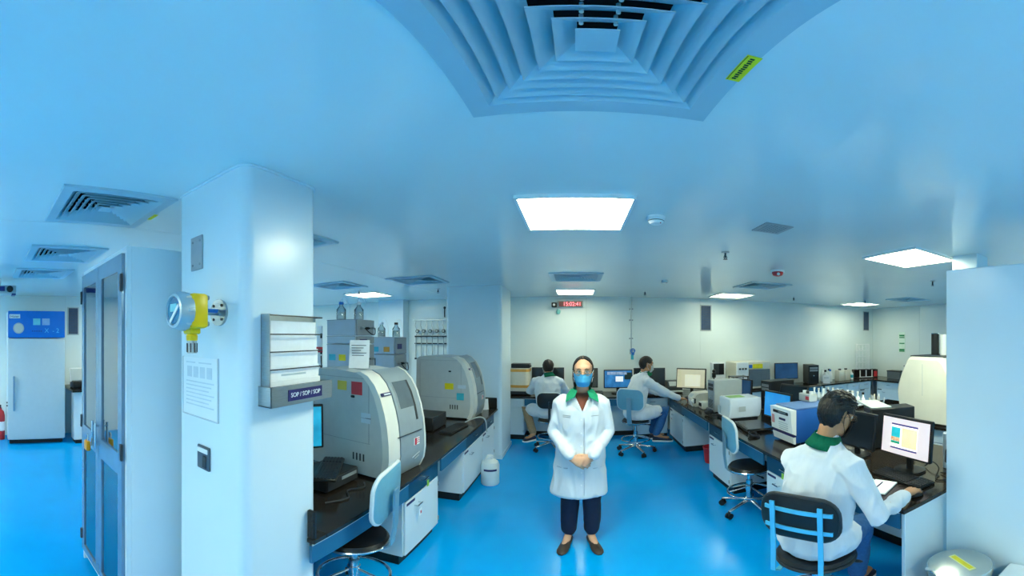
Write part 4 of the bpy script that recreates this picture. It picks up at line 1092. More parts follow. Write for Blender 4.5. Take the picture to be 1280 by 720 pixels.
# black laptop-like tray and telephone handset
t = thing('laptop', 'closed black laptop lying on the bench in front of the white box', 'laptop', (1.83, 3.55, TOP), -R90 - .12)
b = B(); b.box((0, .0, .016), (.42, .29, .018), .004); obj('base', b, M_BLACK, t)
b = B(); b.box((0, 0, .032), (.42, .29, .012), .004); obj('lid', b, mat('lid_black', '#1b1d20', .2), t)
b = B(); b.box((0, -.12, .0395), (.30, .012, .003)); obj('strip', b, M_DARK, t, False)
b = B()
for sx in (-.18, .18):
    for sy in (-.11, .11): b.cyl((sx, sy, 0), (sx, sy, .008), .01, seg=8)
obj('foot', b, M_BLACK, t)
t = thing('coiled_cable', 'bundle of coiled black cable at the bench edge, between the laptop and the blue instrument', 'cable', (1.66, 3.20, TOP))
for k in range(4): obj('loop', B().torus((.01 * (k % 2), .012 * k, .012 + .008 * k), .055 - .006 * k, .006, 20, 6, rotm(.15 * k, .1)), M_BLACK, t)
t = thing('telephone', 'small black device with a cable beside the white box', 'device', (1.63, 4.36, TOP + .012), -R90)
b = B(); b.box((0, 0, .03), (.11, .09, .05), .012, rotm(.25), 2); obj('body', b, M_BLACK, t)
b = B(); b.tube(spline([(.05, 0, .03), (.09, -.02, .012), (.13, .03, .008), (.19, .06, .007)], 4), .005, 6); obj('cord', b, M_BLACK, t)
b = B(); b.box((0, 0, .065), (.14, .035, .025), .01, rotm(.25)); obj('handset', b, M_DARK, t)
# white box with green top
t = thing('autosampler_box', 'white rounded benchtop instrument with a green label on top', 'instrument', (1.71, 4.09, TOP), -R90)
pl = [(-.185, 0.0), (.185, 0.0), (.20, .42), (-.20, .42)]
b = B(); b.rings([[(x * s, y + (.02 if z > .1 else 0), z) for x, y in [(-.17, .0), (.17, .0), (.18, .40), (-.18, .40)]] for z, s in ((.03, .97), (.12, 1.0), (.235, 1.0), (.262, .96))]); 
bmesh.ops.bevel(b.bm, geom=b.bm.edges[:], offset=.01, segments=2, affect='EDGES')
bd = obj('body', b, mat('cool_white_plastic', '#dfe8ee', .35, var=.02), t)
b = B(); b.bx(-.165, .165, -.012, .38, .0, .032, .005); obj('base', b, M_BLACK, t)
b = B(); b.bx(-.10, .06, .06, .26, .2605, .265); g = obj('green_label', b, mat('leaf_green', '#6fae45', .5, second='#8cc06a', scale=25), bd, False)
b = B(); b.bx(.185, .1855, .12, .20, .11, .17); obj('side_mark', b, M_LGREY, bd, False)
b = B(); b.box((.1815, .17, .14), (.004, .08, .06), .002); obj('side_latch', b, M_LGREY, bd)
b = B(); b.bx(-.15, -.08, -.006, .0, .06, .15); obj('front_print', b, mat('faint_ink', '#b3c3cd', .8), bd, False)
# pale tower, dark monitor, stand
tower('pale grey computer tower with dark drive slots behind the white box', (1.73, 4.56, TOP), -R90 + .08, M_LGREY, .18, .42, .42, True)
t, s4, R4, zc4 = monitor('dark blue-screened monitor beside the pale tower', (2.26, 4.74, TOP), -R90 + .22, .44, .28, .12, .06, S_NAVY)
t = thing('sample_stand', 'small black wire stand with a white holder beside the dark monitor', 'stand', (2.38, 5.10, TOP))
b = B()
for sx in (-.12, .12):
    for sy in (-.08, .08): b.cyl((sx, sy, 0), (sx, sy, .40), .008, seg=8)
for z in (.20, .39): 
    b.box((0, 0, z), (.26, .18, .012))
obj('frame', b, M_BLACK, t)
b = B(); b.lathe([(0, .206), (.03, .206), (.03, .30), (.015, .32), (0, .32)], (-.05, 0, 0), 12); b.lathe([(0, .206), (.03, .206), (.03, .29), (0, .30)], (.05, 0, 0), 12); obj('holder', b, M_WHITE, t)
# beige printer-like instrument
t = thing('label_printer', 'beige benchtop printer with a paper strip hanging out by the middle man\'s hand', 'printer', (1.62, 5.06, TOP), -R90 + .1)
b = B(); b.prism([(0, .0), (0, .12), (.06, .19), (.30, .19), (.34, .16), (.34, 0)], -.13, .13, 'x'); bmesh.ops.bevel(b.bm, geom=b.bm.edges[:], offset=.012, segments=2, affect='EDGES'); bd = obj('case', b, M_BEIGE, t)
b = B(); b.bx(.06, .131, -.004, .02, .05, .12, .004); obj('roll_bay', b, M_GAP, bd)
b = B(); b.cyl((.075, -.0, .085), (.125, -.0, .085), .03, seg=18); obj('paper_roll', b, M_PAPER, bd)
b = B(); b.box((.10, -.045, .062), (.05, .003, .12), 0, rotm(.45)); obj('paper_strip', b, M_PAPER, bd, False)
b = B(); b.box((-.04, .03, .152), (.11, .07, .004), 0, rotm(.86)); obj('keypad', b, M_LGREY, bd, False)
b = B(); b.bx(-.12, -.10, -.004, .0, .02, .11); obj('violet_label', b, M_NAVY, bd, False)
t = thing('small_centrifuge', 'low beige device with a dark opening in front of the label printer', 'device', (1.66, 4.80, TOP), -R90)
b = B(); b.box((0, .12, .05), (.16, .22, .10), .02, None, 2); obj('case', b, M_BEIGE, t)
b = B(); b.box((0, .008, .06), (.10, .012, .045), .004); obj('opening', b, M_GAP, t)
t = thing('sheet_protector', 'white bottle carrier between the label printer and the pale tower', 'carrier', (2.09, 5.30, TOP))
b = B(); b.bx(-.1, .1, -.1, .1, 0, .30, .004); obj('carton', b, M_WHITE, t)
b = B()
for k in range(3): b.bx(-.101, -.1, -.08 + .06 * k, -.05 + .06 * k, .05, .25)
obj('slots', b, M_LGREY, t, False)
t, s5, R5, zc5 = monitor('monitor with a cream window on screen, in front of the middle man', (1.83, 5.72, TOP), -.62, .50, .33, .15, .10, S_CREAM)
R, zc, sc = R5, zc5, s5
patch2(.03, -.03, .26, .19, mat('cream_window', '#e4e0c8', .3, emit=.4), 'document_window', 0)
patch2(-.19, -.0, .06, .26, mat('olive_bar', '#c2bd9c', .3, emit=.45), 'side_bar', 0)
t = thing('webcam', 'black jointed arm with a webcam behind the cream-screened monitor', 'webcam', (2.18, 5.60, TOP))
b = B(); b.cyl((0, 0, 0), (0, 0, .34), .012, seg=8); b.box((0, 0, .006), (.1, .1, .012)); obj('arm', b, M_BLACK, t)
b = B(); b.box((0, 0, .37), (.06, .05, .08), .01); b.ball((-.01, -.03, .44), .03, 10); obj('head', b, M_BLACK, t)
keyboard('black keyboard under the middle man\'s hands', (1.40, 5.93 + .25, TOP), -.15)
# red wash bottle on the floor
t = thing('red_bucket', 'red plastic container on the floor under the bench beyond the empty chair', 'bucket', (1.80, 4.70, 0))
b = B(); b.lathe([(0, 0), (.09, 0), (.12, .22), (.125, .225), (.115, .225), (.10, .03), (0, .03)], seg=24); obj('bucket', b, M_RED, t)
b = B(); b.torus((0, 0, .225), .122, .006, 24, 6); obj('rim', b, M_RED, t)
# black tower and slanted black screen on the far half of the right bench
tower('black computer tower standing behind the white rounded instrument with the green label', (2.42, 4.34, TOP), -R90 + .12, M_BLACK, .2, .42, .40)
t, s6, R6, zc6 = monitor('black monitor tilted back behind the bright blue screen', (2.60, 3.96, TOP), -R90 + .35, .44, .28, .10, .35)
t = tag(obj('paper_pile', B().box((0, 0, .01), (.3, .22, .02), .002), M_PAPER), 'sheaf of white papers lying behind the bright blue screen', 'papers'); at(t, (2.58, 3.62, TOP), .3)
# glassware rack on the far half of the right bench
t = thing('drying_rack', 'white two-tier drying rack of small flasks behind the near man\'s head', 'rack', (2.58, 3.05, TOP))
b = B()
for sx in (-.11, .11):
    for sy in (-.36, .36): b.cyl((sx, sy, 0), (sx, sy, .34), .008, seg=8)
obj('post', b, M_WHITE, t)
for z in (.17, .30):
    b = B()
    b.bx(-.115, .115, -.37, -.355, z, z + .012); b.bx(-.115, .115, .355, .37, z, z + .012)
    for sx in (-.11, -.037, .037, .11): b.bx(sx - .006, sx + .006, -.36, .36, z, z + .012)
    obj('tier', b, M_WHITE, t, False)
n = 0
for r in range(2):
    for k in range(9):
        fx, fy = 2.58 + (-.07, .07)[r], 3.05 - .32 + .08 * k
        o = thing('flask', 'stoppered flask, ' + ['nearest', 'second', 'third', 'fourth', 'middle', 'sixth', 'seventh', 'eighth', 'farthest'][k] + ' in the ' + ('aisle-side' if r == 0 else 'far-side') + ' row of the drying rack', 'flask', (fx, fy, TOP + .313), 0, 'flasks on the drying rack')
        b = B(); b.lathe([(0, 0), (.026, 0), (.028, .008), (.022, .04), (.010, .062), (.010, .088), (0, .088)], seg=12); obj('flask_body', b, mat('frosted_glass', '#e8eef0', .15, var=.02), o)
        b = B(); b.cyl((0, 0, .086), (0, 0, .106), .013, seg=10); obj('stopper', b, [M_WHITE, M_BLACK, M_WHITE, M_BEIGE][(k + r) % 4], o)
t = thing('pipette_stand', 'fan of pale pipettes leaning in a holder beside the near man\'s head', 'pipettes', (2.66, 2.55, TOP))
b = B(); b.lathe([(0, 0), (.06, 0), (.06, .20), (.055, .20), (.055, .01), (0, .01)], seg=16); obj('holder', b, M_WHITE, t)
for k in range(9):
    a = -.5 + .13 * k
    b = B(); b.cyl((0.02 * math.sin(k * 2), 0, .02), (.03 * math.sin(k * 2), .20 * -math.sin(a), .02 + .40 * math.cos(a)), .007, seg=8); obj('pipette', b, [M_BEIGE, M_WHITE, M_LGREY][k % 3], t)
# cream domed instrument on the second island
t = thing('plasma_instrument', 'large cream domed instrument with a black exhaust pipe next to the partition', 'instrument', (3.37, 2.50, TOP), -R90)
outline = [(-.36, 0.02), (-.40, .22), (-.42, .36), (-.405, .44), (-.34, .60), (-.27, .72), (-.22, .765), (.22, .765), (.27, .72), (.34, .60), (.405, .44), (.42, .36), (.40, .22), (.36, .02)]
b = B()
b.rings([[(x * sx, y, z * sz) for x, z in outline] for y, sx, sz in ((0.02, .93, .97), (0, .90, .95), (.03, .97, .99), (.08, 1, 1), (.62, 1, 1), (.68, .95, .97))][1:])
bd = obj('body', b, M_CREAM, t, ang=35)
b = B(); b.bx(-.425, .425, .055, .64, .30, .312); obj('seam', b, M_LGREY, bd, False)
b = B(); b.bx(-.02, -.015, -.002, .01, .32, .68); obj('door_seam', b, M_LGREY, bd, False)
b = B(); b.bx(-.24, .24, .06, .64, .758, .772, .004); obj('top_plate', b, M_DARK, bd)
b = B(); b.cyl((-.085, .35, .772), (-.085, .35, 1.03), .048, seg=24); p = obj('exhaust_pipe', b, M_BLACK, t)
b = B(); b.cyl((.02, .39, .772), (.02, .39, 1.02), .05, seg=24); obj('white_duct', b, M_WHITE, t)
b = B(); b.torus((-.085, .35, 1.03), .045, .006, 24, 6); obj('pipe_rim', b, M_CHROME, p)
b = B()
for sx in (-.3, .3):
    for sy in (.1, .58): b.cyl((sx, sy, 0), (sx, sy, .03), .03, seg=12)
obj('foot', b, M_BLACK, t)

# ------------------------------------------------------------------ back bench
t = thing('centrifuge', 'beige cylinder-fronted instrument with two orange bands next to the far column', 'instrument', (-.94, 6.18, TOP))
b = B(); b.prism([(x, y + .2) for x, y in rrect(.34, .38, .08, 6)], .02, .46, 'z'); bd = obj('body', b, M_BEIGE, t)
for z in (.13, .40):
    b = B(); b.prism([(x, y + .2) for x, y in rrect(.348, .388, .08, 6)], z, z + .045, 'z'); obj('orange_band', b, M_ORANGE, bd)
b = B(); b.prism([(x, y + .2) for x, y in rrect(.352, .392, .08, 6)], .02, .07, 'z'); obj('base', b, M_BLACK, t)
b = B(); b.bx(.171, .176, .10, .30, .20, .38); obj('side_panel', b, M_WHITE, bd, False)
t = thing('black_case', 'small black case on top of the beige cylinder-fronted instrument', 'case', (-.93, 6.30, TOP + .461))
b = B(); b.bx(-.15, .17, -.08, .12, 0, .075, .01); obj('case', b, M_BLACK, t)
b = B(); b.bx(.05, .19, -.06, .0, .02, .05, .006); obj('handle', b, M_DARK, t)
t, s7, R7, zc7 = monitor('wide dark monitor in front of the man seated with his back to the camera', (-.47, 6.42, TOP), 0, .56, .33, .13, .05)
t, s8, R8, zc8 = monitor('monitor showing a blue desktop with a white window beside the middle man', (.74, 6.40, TOP), 0, .50, .32, .10, .05, S_DESK)
R, zc, sc = R8, zc8, s8
patch2(.02, .0, .13, .09, mat('grey_white_window', '#d8dde2', .3, emit=.6), 'white_window', 0)
patch2(-.02, .10, .34, .05, mat('mountain_white', '#aebfd6', .3, second='#4a6f9e', scale=14, emit=.35), 'mountain', 0)
patch2(.17, .05, .12, .12, mat('dark_hill', '#12302e', .3, emit=.1), 'dark_hill', 0)
t, s9, R9, zc9 = monitor('dark monitor right behind the middle man\'s head', (1.30, 6.45, TOP), -.08, .56, .34, .10, .05)
t, s10, R10, zc10 = monitor('brownish switched-off monitor just behind the woman\'s ear', (.21, 6.42, TOP), 0, .36, .34, .11, .05, mat('brown_screen', '#4b4640', .2))
t = thing('desk_phone', 'black desk set with papers between the woman and the blue-desktop monitor', 'telephone', (.36, 6.20, TOP + .012))
b = B(); b.box((0, 0, .03), (.20, .16, .05), .008, rotm(.15)); obj('body', b, M_DARK, t)
b = B(); b.box((-.06, 0, .065), (.045, .17, .03), .01, rotm(.15)); obj('handset', b, M_BLACK, t)
t = thing('network_switch', 'black box with small lights under the blue-desktop monitor', 'box', (.86, 6.24, TOP))
b = B(); b.bx(-.14, .14, 0, .1, 0, .09, .004); obj('case', b, M_BLACK, t)
b = B()
for k in range(4): b.bx(-.1 + .045 * k, -.08 + .045 * k, -.003, 0, .04, .06)
obj('port', b, M_GREY, t, False)
t = thing('titrator', 'grey benchtop device with paper tray beyond the middle man\'s writing arm', 'device', (1.74, 6.34, TOP))
b = B(); b.prism([(0, 0), (0, .10), (.10, .20), (.26, .20), (.26, 0)], -.13, .13, 'x'); obj('case', b, M_DARK, t, ang=20)
b = B(); b.box((0, .05, .155), (.2, .10, .006), 0, rotm(.78)); obj('keypad', b, M_LGREY, t, False)
b = B(); b.box((0, -.05, .03), (.24, .12, .02), .004); obj('paper_tray', b, M_LGREY, t)
t = thing('oven', 'tall pale benchtop oven with a yellow label on the back bench', 'instrument', (3.20, 6.16, TOP))
b = B(); b.bx(-.36, .36, .02, .5, .02, .52, .01); bd = obj('body', b, M_BEIGE, t)
b = B(); b.bx(-.36, -.12, -.005, .02, .02, .52, .005); cp = obj('control_column', b, M_WHITE, t)
for k in range(3): obj('knob', B().cyl((-.30 + .06 * k, -.005, .40), (-.30 + .06 * k, -.025, .40), .018, seg=12), M_DARK, cp)
b = B(); b.bx(-.10, .34, 0, .02, .06, .38); obj('dark_window', b, mat('smoked_window', '#5d6a73', .12), t, False)
b = B(); b.bx(-.02, .18, -.004, .02, .40, .48); obj('yellow_label', b, M_YELLOW, bd, False)
b = B(); b.bx(-.10, -.04, -.004, .02, .41, .47); obj('blue_label', b, M_BLUE, bd, False)
b = B()
for sx in (-.3, .3):
    for sy in (.08, .44): b.cyl((sx, sy, 0), (sx, sy, .025), .02, seg=10)
obj('foot', b, M_BLACK, t)
t = thing('wall_box', 'small dark-screened box with a white frame standing beside the pale oven', 'device', (2.55, 6.30, TOP))
b = B(); b.bx(-.12, .12, 0, .14, 0, .52, .006); obj('case', b, M_WHITE, t)
b = B(); b.bx(-.105, .0, -.004, 0, .30, .50); obj('grey_panel', b, M_DARK, t, False)
b = B(); b.bx(.0, .10, -.005, 0, .30, .50); obj('dark_screen', b, M_GAP, t, False)
t, s11, R11, zc11 = monitor('dark blue monitor on the back bench between the pale oven and a black tower', (4.06, 6.40, TOP), -.25, .50, .33, .13, .05, S_NAVY)
keyboard('pale keyboard on the back bench below the dark blue monitor', (4.06, 6.16, TOP), -.2, 0, M_BEIGE)
tower('black computer tower standing on the back bench beside the white bottles', (4.62, 6.22, TOP), -.3, M_BLACK, .22, .40, .40)
def wash_bottle(x, y, label, m, k=1.0):
    t = thing('wash_bottle', label, 'bottle', (x, y, TOP), 0, 'bottles on the back bench')
    b = B(); b.lathe([(0, 0), (.042 * k, 0), (.045 * k, .01), (.045 * k, .15 * k), (.02 * k, .19 * k), (.016 * k, .20 * k), (0, .20 * k)], seg=14); obj('bottle_body', b, M_WHITE, t)
    b = B(); b.cyl((0, 0, .20 * k), (0, 0, .235 * k), .021 * k, seg=12); obj('cap', b, m, t)
    b = B(); b.tube(spline([(0, 0, .235 * k), (0, 0, .27 * k), (-.03, -.01, .30 * k), (-.07, -.01, .28 * k)], 4), .005, 6); obj('spout', b, M_WHITE, t)
for k, (x, y, l, m) in enumerate(((4.92, 6.50, 'blue-capped white wash bottle at the back, next to the black tower', M_BLUE), (5.02, 6.34, 'black-capped white wash bottle next to the paper card', M_BLACK), (5.10, 6.54, 'white-capped tall wash bottle at the wall', M_WHITE), (5.20, 6.40, 'blue-capped white wash bottle in the middle of the bottle cluster', M_BLUE), (5.28, 6.54, 'black-capped white wash bottle next to the two white cans', M_BLACK))):
    wash_bottle(x, y, l, m, 1.15)
t = thing('instruction_card', 'white printed card standing in front of the white wash bottles', 'card', (4.92, 6.18, TOP), -.5)
b = B(); b.box((0, 0, .09), (.15, .004, .18), 0, rotm(-.15)); obj('card', b, M_PAPER, t, False)
b = B()
for k in range(4): b.box((0, -.005 + .004 * k, .13 - .025 * k), (.1, .003, .006), 0, rotm(-.15))
obj('print', b, M_INK, t, False)
b = B(); b.box((0, .03, .004), (.13, .08, .008)); obj('stand', b, M_CLEAR, t, False)
for k, (x, l) in enumerate(((5.46, 'white dispenser can with dark lid, nearer the wash bottles'), (5.64, 'white dispenser can with dark lid, nearer the dark crates'))):
    t = thing('dispenser_can', l, 'can', (x, 6.38, TOP), 0, 'white dispenser cans')
    b = B(); b.bx(-.08, .08, -.08, .08, 0, .24, .012, 2); obj('can_body', b, M_BEIGE, t)
    b = B(); b.cyl((0, 0, .24), (0, 0, .27), .035, seg=14); obj('cap', b, M_DARK, t)
t = thing('reagent_bottle', 'small blue-labelled bottle between the white cans and the dark crate', 'bottle', (5.86, 6.42, TOP))
b = B(); b.lathe([(0, 0), (.04, 0), (.04, .13), (.018, .16), (.018, .18), (0, .18)], seg=14); obj('bottle_body', b, M_WHITE, t)
b = B(); b.lathe([(.0405, .04), (.0405, .11)], seg=14); obj('label', b, M_CYAN, t)
t = thing('dark_crate', 'open dark crate with pale front bars under the tall white tube rack', 'crate', (6.28, 6.36, TOP), -.45)
b = B(); b.bx(-.30, .30, .02, .20, 0, .01); b.bx(-.30, .30, .19, .2, 0, .20); b.bx(-.3, -.29, 0.02, .2, 0, .2); b.bx(.29, .3, .02, .2, 0, .2); b.bx(-.3, .3, .02, .2, .19, .2); obj('shell', b, mat('maroon_black', '#231519', .5), t, False)
for k in range(3): obj('bar', B().bx(-.16 + .15 * k, -.14 + .15 * k, 0, .02, .02, .19), M_WHITE, t, False)
b = B(); b.bx(-.17, .17, 0, .02, .02, .035); obj('bar', b, M_WHITE, t, False)
obj('red_label', B().bx(.2, .28, .012, .02, .03, .16), M_RED, t, False)
t = thing('tube_rack', 'tall white lattice rack for tubes in the far corner', 'rack', (6.26, 6.44, TOP + .201), -.45)
for sx in (-.15, .15):
    for sy in (0, .09): obj('post', B().bx(sx - .008, sx + .008, sy - .008, sy + .008, 0, .62), M_WHITE, t, False)
for k in range(5):
    z = .02 + .145 * k
    b = B(); b.bx(-.158, .158, -.008, .004, z, z + .014); b.bx(-.158, .158, .086, .098, z, z + .014); b.bx(-.158, -.145, 0, .09, z, z + .014); b.bx(.145, .158, 0, .09, z, z + .014); obj('shelf_frame', b, M_WHITE, t, False)
for k in range(4):
    z = .035 + .145 * k
    for sx in (-.09, 0, .09): obj('tube', B().cyl((sx, .045, z), (sx, .045, z + .11), .012, seg=8), M_WHITE, t)
    b = B(); b.tube([(-.14, -.004, z), (.14, -.004, z + .125)], .004, 5); obj('brace', b, M_WHITE, t)
t = thing('grey_crate', 'grey lidded crate on the side wall worktop beside the tube rack', 'crate', (6.56, 5.75, TOP), -R90)
b = B(); b.bx(-.2, .2, 0, .2, 0, .19, .006); obj('crate', b, mat('slate_grey', '#5f6b76', .5), t)
b = B(); b.bx(-.205, .205, -.005, .205, .17, .195, .004); obj('lid', b, M_DARK, t)
for k, (z, l) in enumerate(((0, 'white carton at the bottom of the pair beside the cream instrument'), (.17, 'white carton with a navy top strip, on the other carton beside the cream instrument'))):
    t = thing('white_carton', l, 'box', (6.50, 5.22, TOP + z), -R90, 'cartons on the side worktop')
    b = B(); b.bx(-.16, .16, 0, .2, 0, .168, .004); obj('carton', b, M_WHITE, t)
    b = B(); b.bx(-.12, .05, -.002, 0, .05, .11); obj('label', b, M_INK, t, False)
    if k: obj('strip', B().bx(-.161, .161, -.003, .2, .150, .1695), M_NAVY, t, False)
# ------------------------------------------------------------------ lab chairs (face local +Y)
def lab_chair(label, loc, rz, seat=.53, style='blue', base_rot=0.3, back=True):
    t = thing('lab_chair', label, 'chair', loc, rz, 'swivel lab chairs')
    b = B(); b.lathe([(0, seat - .045), (.17, seat - .045), (.195, seat - .03), (.198, seat - .012), (.185, seat + .004), (.10, seat + .010), (0, seat + .010)], seg=36); obj('seat', b, M_SEATV, t)
    b = B(); b.torus((0, 0, seat - .03), .197, .010, 40, 8); obj('seat_rim', b, M_CHROME if style != 'black' else M_DARK, t)
    b = B(); b.lathe([(.0, .10), (.045, .10), (.045, .14), (.032, .15), (.032, .34), (.022, .345), (.022, seat - .06), (.0, seat - .06)], seg=18); obj('post', b, M_CHROME, t)
    b = B(); b.bx(-.10, .10, -.10, .10, seat - .065, seat - .046, .004); obj('seat_plate', b, M_STEEL, t)
    b = B(); b.torus((0, 0, .215), .205, .011, 40, 8)
    for k in range(3):
        a = k * 2 * PI / 3 + .4
        b.cyl((.03 * math.cos(a), .03 * math.sin(a), .26), (.2 * math.cos(a), .2 * math.sin(a), .217), .008, seg=8)
    b.cyl((0, 0, .235), (0, 0, .285), .038, seg=16); obj('foot_ring', b, M_CHROME, t)
    b = B(); b.cyl((.05, 0, seat - .07), (.20, .05, seat - .075), .006, seg=8); b.ball((.2, .05, seat - .075), (.03, .012, .01), 8); obj('lever', b, M_BLACK, t)
    for k in range(5):
        a = base_rot + k * 2 * PI / 5
        ca, sa = math.cos(a), math.sin(a)
        b = B(); b.chain([((.03 * ca, .03 * sa, .115), .024, .022), ((.15 * ca, .15 * sa, .098), .019, .017), ((.275 * ca, .275 * sa, .080), .016, .012)], side=(-sa, ca, 0), seg=10)
        l = obj('leg', b, M_CHROME, t)
        b = B()
        px, py = .28 * ca, .28 * sa
        for sd in (-.016, .016):
            c = Vector((px - sa * sd, py + ca * sd, .0315))
            b.cyl(c - Vector((-sa, ca, 0)) * .009, c + Vector((-sa, ca, 0)) * .009, .030, seg=16)
        b.cyl((px, py, .03), (px, py, .085), .010, seg=8)
        w_ = obj('caster', b, M_BLACK, l)
    b = B()
    # backrest: bowed rounded panel
    if back:
        zc, wd, hg = seat + (.33 if style == 'blue' else .31), (.40 if style == 'blue' else .375), (.30 if style == 'blue' else .235)
        def bowed(th, grow, y0):
            out = []
            for x, z in rrect(wd + grow, hg + grow, .09, 6):
                out.append(Vector((x, y0 - .215 + .55 * x * x + .10 * (z - 0) * -1 * .6, zc + z)))
            return out
        b = B()
        front = bowed(0, -.0, .012); backr = bowed(0, 0, -.012); fi = bowed(0, -.06, .020); bi = bowed(0, -.05, -.018)
        b.rings([fi, front, backr, bi]); obj('backrest', b, M_BACKV if style == 'blue' else M_SEATV, t, ang=60)
        pts = bowed(0, .004, 0)
        b = B(); b.tube(pts, .012 if style == 'blue' else .010, 8, closed=True); obj('backrest_rim', b, M_EDGE if style != 'black' else M_DARK, t)
        if style == 'blue':
            b = B()
            P = [(0, -.04, seat - .055), (0, -.17, seat - .06), (0, -.225, seat - .02), (0, -.245, seat + .12), (0, -.252, seat + .36)]
            for wdx in (.035,):
                rs = []
                for i, p in enumerate(P):
                    p = Vector(p)
                    tt = (Vector(P[min(i + 1, len(P) - 1)]) - Vector(P[max(i - 1, 0)])).normalized()
                    n = Vector((0, -tt.z, tt.y)) * .005
                    rs.append([p + Vector((-wdx, 0, 0)) + n, p + Vector((wdx, 0, 0)) + n, p + Vector((wdx, 0, 0)) - n, p + Vector((-wdx, 0, 0)) - n])
                b.rings(rs)
            obj('back_support', b, MATS.get('support_steel') or mat('support_steel', '#8fb1bf', .3, metal=.5, scale=6), t, ang=30)
        elif style == 'plain':
            b = B(); b.tube([(0, -.04, seat - .055), (0, -.20, seat - .055), (0, -.245, seat), (0, -.245, seat + .30)], .018, 8); obj('back_support', b, M_DARK, t)
        else:
            for sx in (-.115, .115):
                P = [(sx, -.02, seat - .055), (sx, -.19, seat - .06), (sx, -.235, seat - .03), (sx, -.235, seat + .12), (sx, -.25, seat + .40)]
                b = B(); rs = []
                for i, p in enumerate(P):
                    p = Vector(p)
                    tt = (Vector(P[min(i + 1, len(P) - 1)]) - Vector(P[max(i - 1, 0)])).normalized()
                    n = Vector((0, -tt.z, tt.y)) * .004
                    rs.append([p + Vector((-.012, 0, 0)) + n, p + Vector((.012, 0, 0)) + n, p + Vector((.012, 0, 0)) - n, p + Vector((-.012, 0, 0)) - n])
                b.rings(rs); obj('back_support', b, M_STRAP, t, ang=30)
            for z in (seat + .25, seat + .355):
                b = B(); n = 12; rs = []
                for k in range(n + 1):
                    x = -.165 + .33 * k / n
                    y = -.215 + .55 * x * x - .06 * (z - zc) - .022
                    rs.append([Vector((x, y - .004, z - .010)), Vector((x, y - .004, z + .010)), Vector((x, y + .006, z + .010)), Vector((x, y + .006, z - .010))])
                b.rings(rs); obj('back_bar', b, M_STRAP, t, ang=30)
    return t
M_STRAP = mat('sky_blue_steel', '#62cdf2', .2, metal=.3, scale=8)
lab_chair('empty chair with a blue-grey back pulled up to the bench near the column', (-1.17, 1.74, 0), R90 + .15, .53, 'blue', .55)
lab_chair('empty chair with a blue-grey back and dark round seat, behind the near man', (1.58, 3.14, 0), -R90 - .1, .50, 'blue', .2)
lab_chair('blue-grey backed chair on which the middle man sits', (.88, 5.40, 0), -.55, .52, 'blue', .5)
lab_chair('black-backed chair of the man seated facing the back wall', (-.36, 5.62, 0), -.05, .50, 'plain', .1)
lab_chair('black chair with two sky-blue steel bars across its back, under the near man', (1.12, 1.49, 0), -1.02, .56, 'black', .3)

# ------------------------------------------------------------------ people
def remesh(b, voxel, smooth, name, disp=None):
    me = b.mesh(name + '_raw')
    o = bpy.data.objects.new(name + '_tmp', me); COL.objects.link(o)
    m = o.modifiers.new('r', 'REMESH'); m.mode = 'VOXEL'; m.voxel_size = voxel; m.use_smooth_shade = True
    if smooth:
        s = o.modifiers.new('s', 'SMOOTH'); s.factor = .5; s.iterations = smooth
    dg = bpy.context.evaluated_depsgraph_get(); dg.update()
    out = bpy.data.meshes.new_from_object(o.evaluated_get(dg))
    bpy.data.objects.remove(o); bpy.data.meshes.remove(me)
    out.name = name
    if disp:
        for v, n in zip(out.vertices, [v.normal.copy() for v in out.vertices]):
            v.co += n * disp(v.co)
    out.polygons.foreach_set('use_smooth', [True] * len(out.polygons))
    out.materials.clear()
    return out
def V(*a): return Vector(a)
def lerp(a, b, t): return a + (b - a) * t

def hand(b, wrist, d, n, s, curl, k=1.0, spread=.10, thumb=.5):
    """wrist: position; d: pointing direction; n: palm normal (palm side); s: +1 right hand, -1 left hand"""
    d = d.normalized(); n = (n - d * n.dot(d)).normalized()
    r = d.cross(n) * s                       # towards the thumb side
    kn = wrist + d * .085 * k
    b.chain([(wrist - d * .02 * k, .026 * k, .020 * k), (wrist + d * .02 * k, .031 * k, .018 * k), (wrist + d * .055 * k, .040 * k, .017 * k), (kn, .042 * k, .014 * k)], side=r, seg=14)
    L = [.076, .086, .081, .064]; 
    for i in range(4):
        off = (.030 - .020 * i) * k
        p = kn + r * off - d * (.012 if i == 3 else .004) * k
        a = 0.0
        dirv = (d + r * (spread * (1.5 - i) * .5)).normalized()
        pts = [(p - d * .02 * k, .0095 * k, .0095 * k)]
        pts.append((p, .0095 * k, .0095 * k))
        for j, f in enumerate((.45, .32, .23)):
            a += curl[i] * (.9, 1.1, .7)[j]
            dv = dirv * math.cos(a) + n * math.sin(a)
            p = p + dv * L[i] * f * k
            rad = (.0092, .0086, .0074)[j] * k
            pts.append((p, rad, rad))
        b.chain(pts, side=r, seg=10)
    p = wrist + d * .022 * k + r * .024 * k
    t1 = (d * .75 + r * .62 + n * thumb * .6).normalized()
    t2 = (d * .9 + r * .25 + n * thumb * .9).normalized()
    q1 = p + t1 * .042 * k; q2 = q1 + (t1 + t2).normalized() * .032 * k; q3 = q2 + t2 * .024 * k
    b.chain([(p - t1 * .012 * k, .013 * k, .013 * k), (p + t1 * .01 * k, .0135 * k, .0135 * k), (q1, .0115 * k, .0115 * k), (q2, .0105 * k, .010 * k), (q3, .008 * k, .0075 * k)], side=n, seg=10)

def frame(f, u):
    f = f.normalized(); r = f.cross(u).normalized(); u = r.cross(f).normalized()
    m = Matrix((r, f, u)).transposed().to_4x4()    # local x = right, y = forward, z = up
    return m

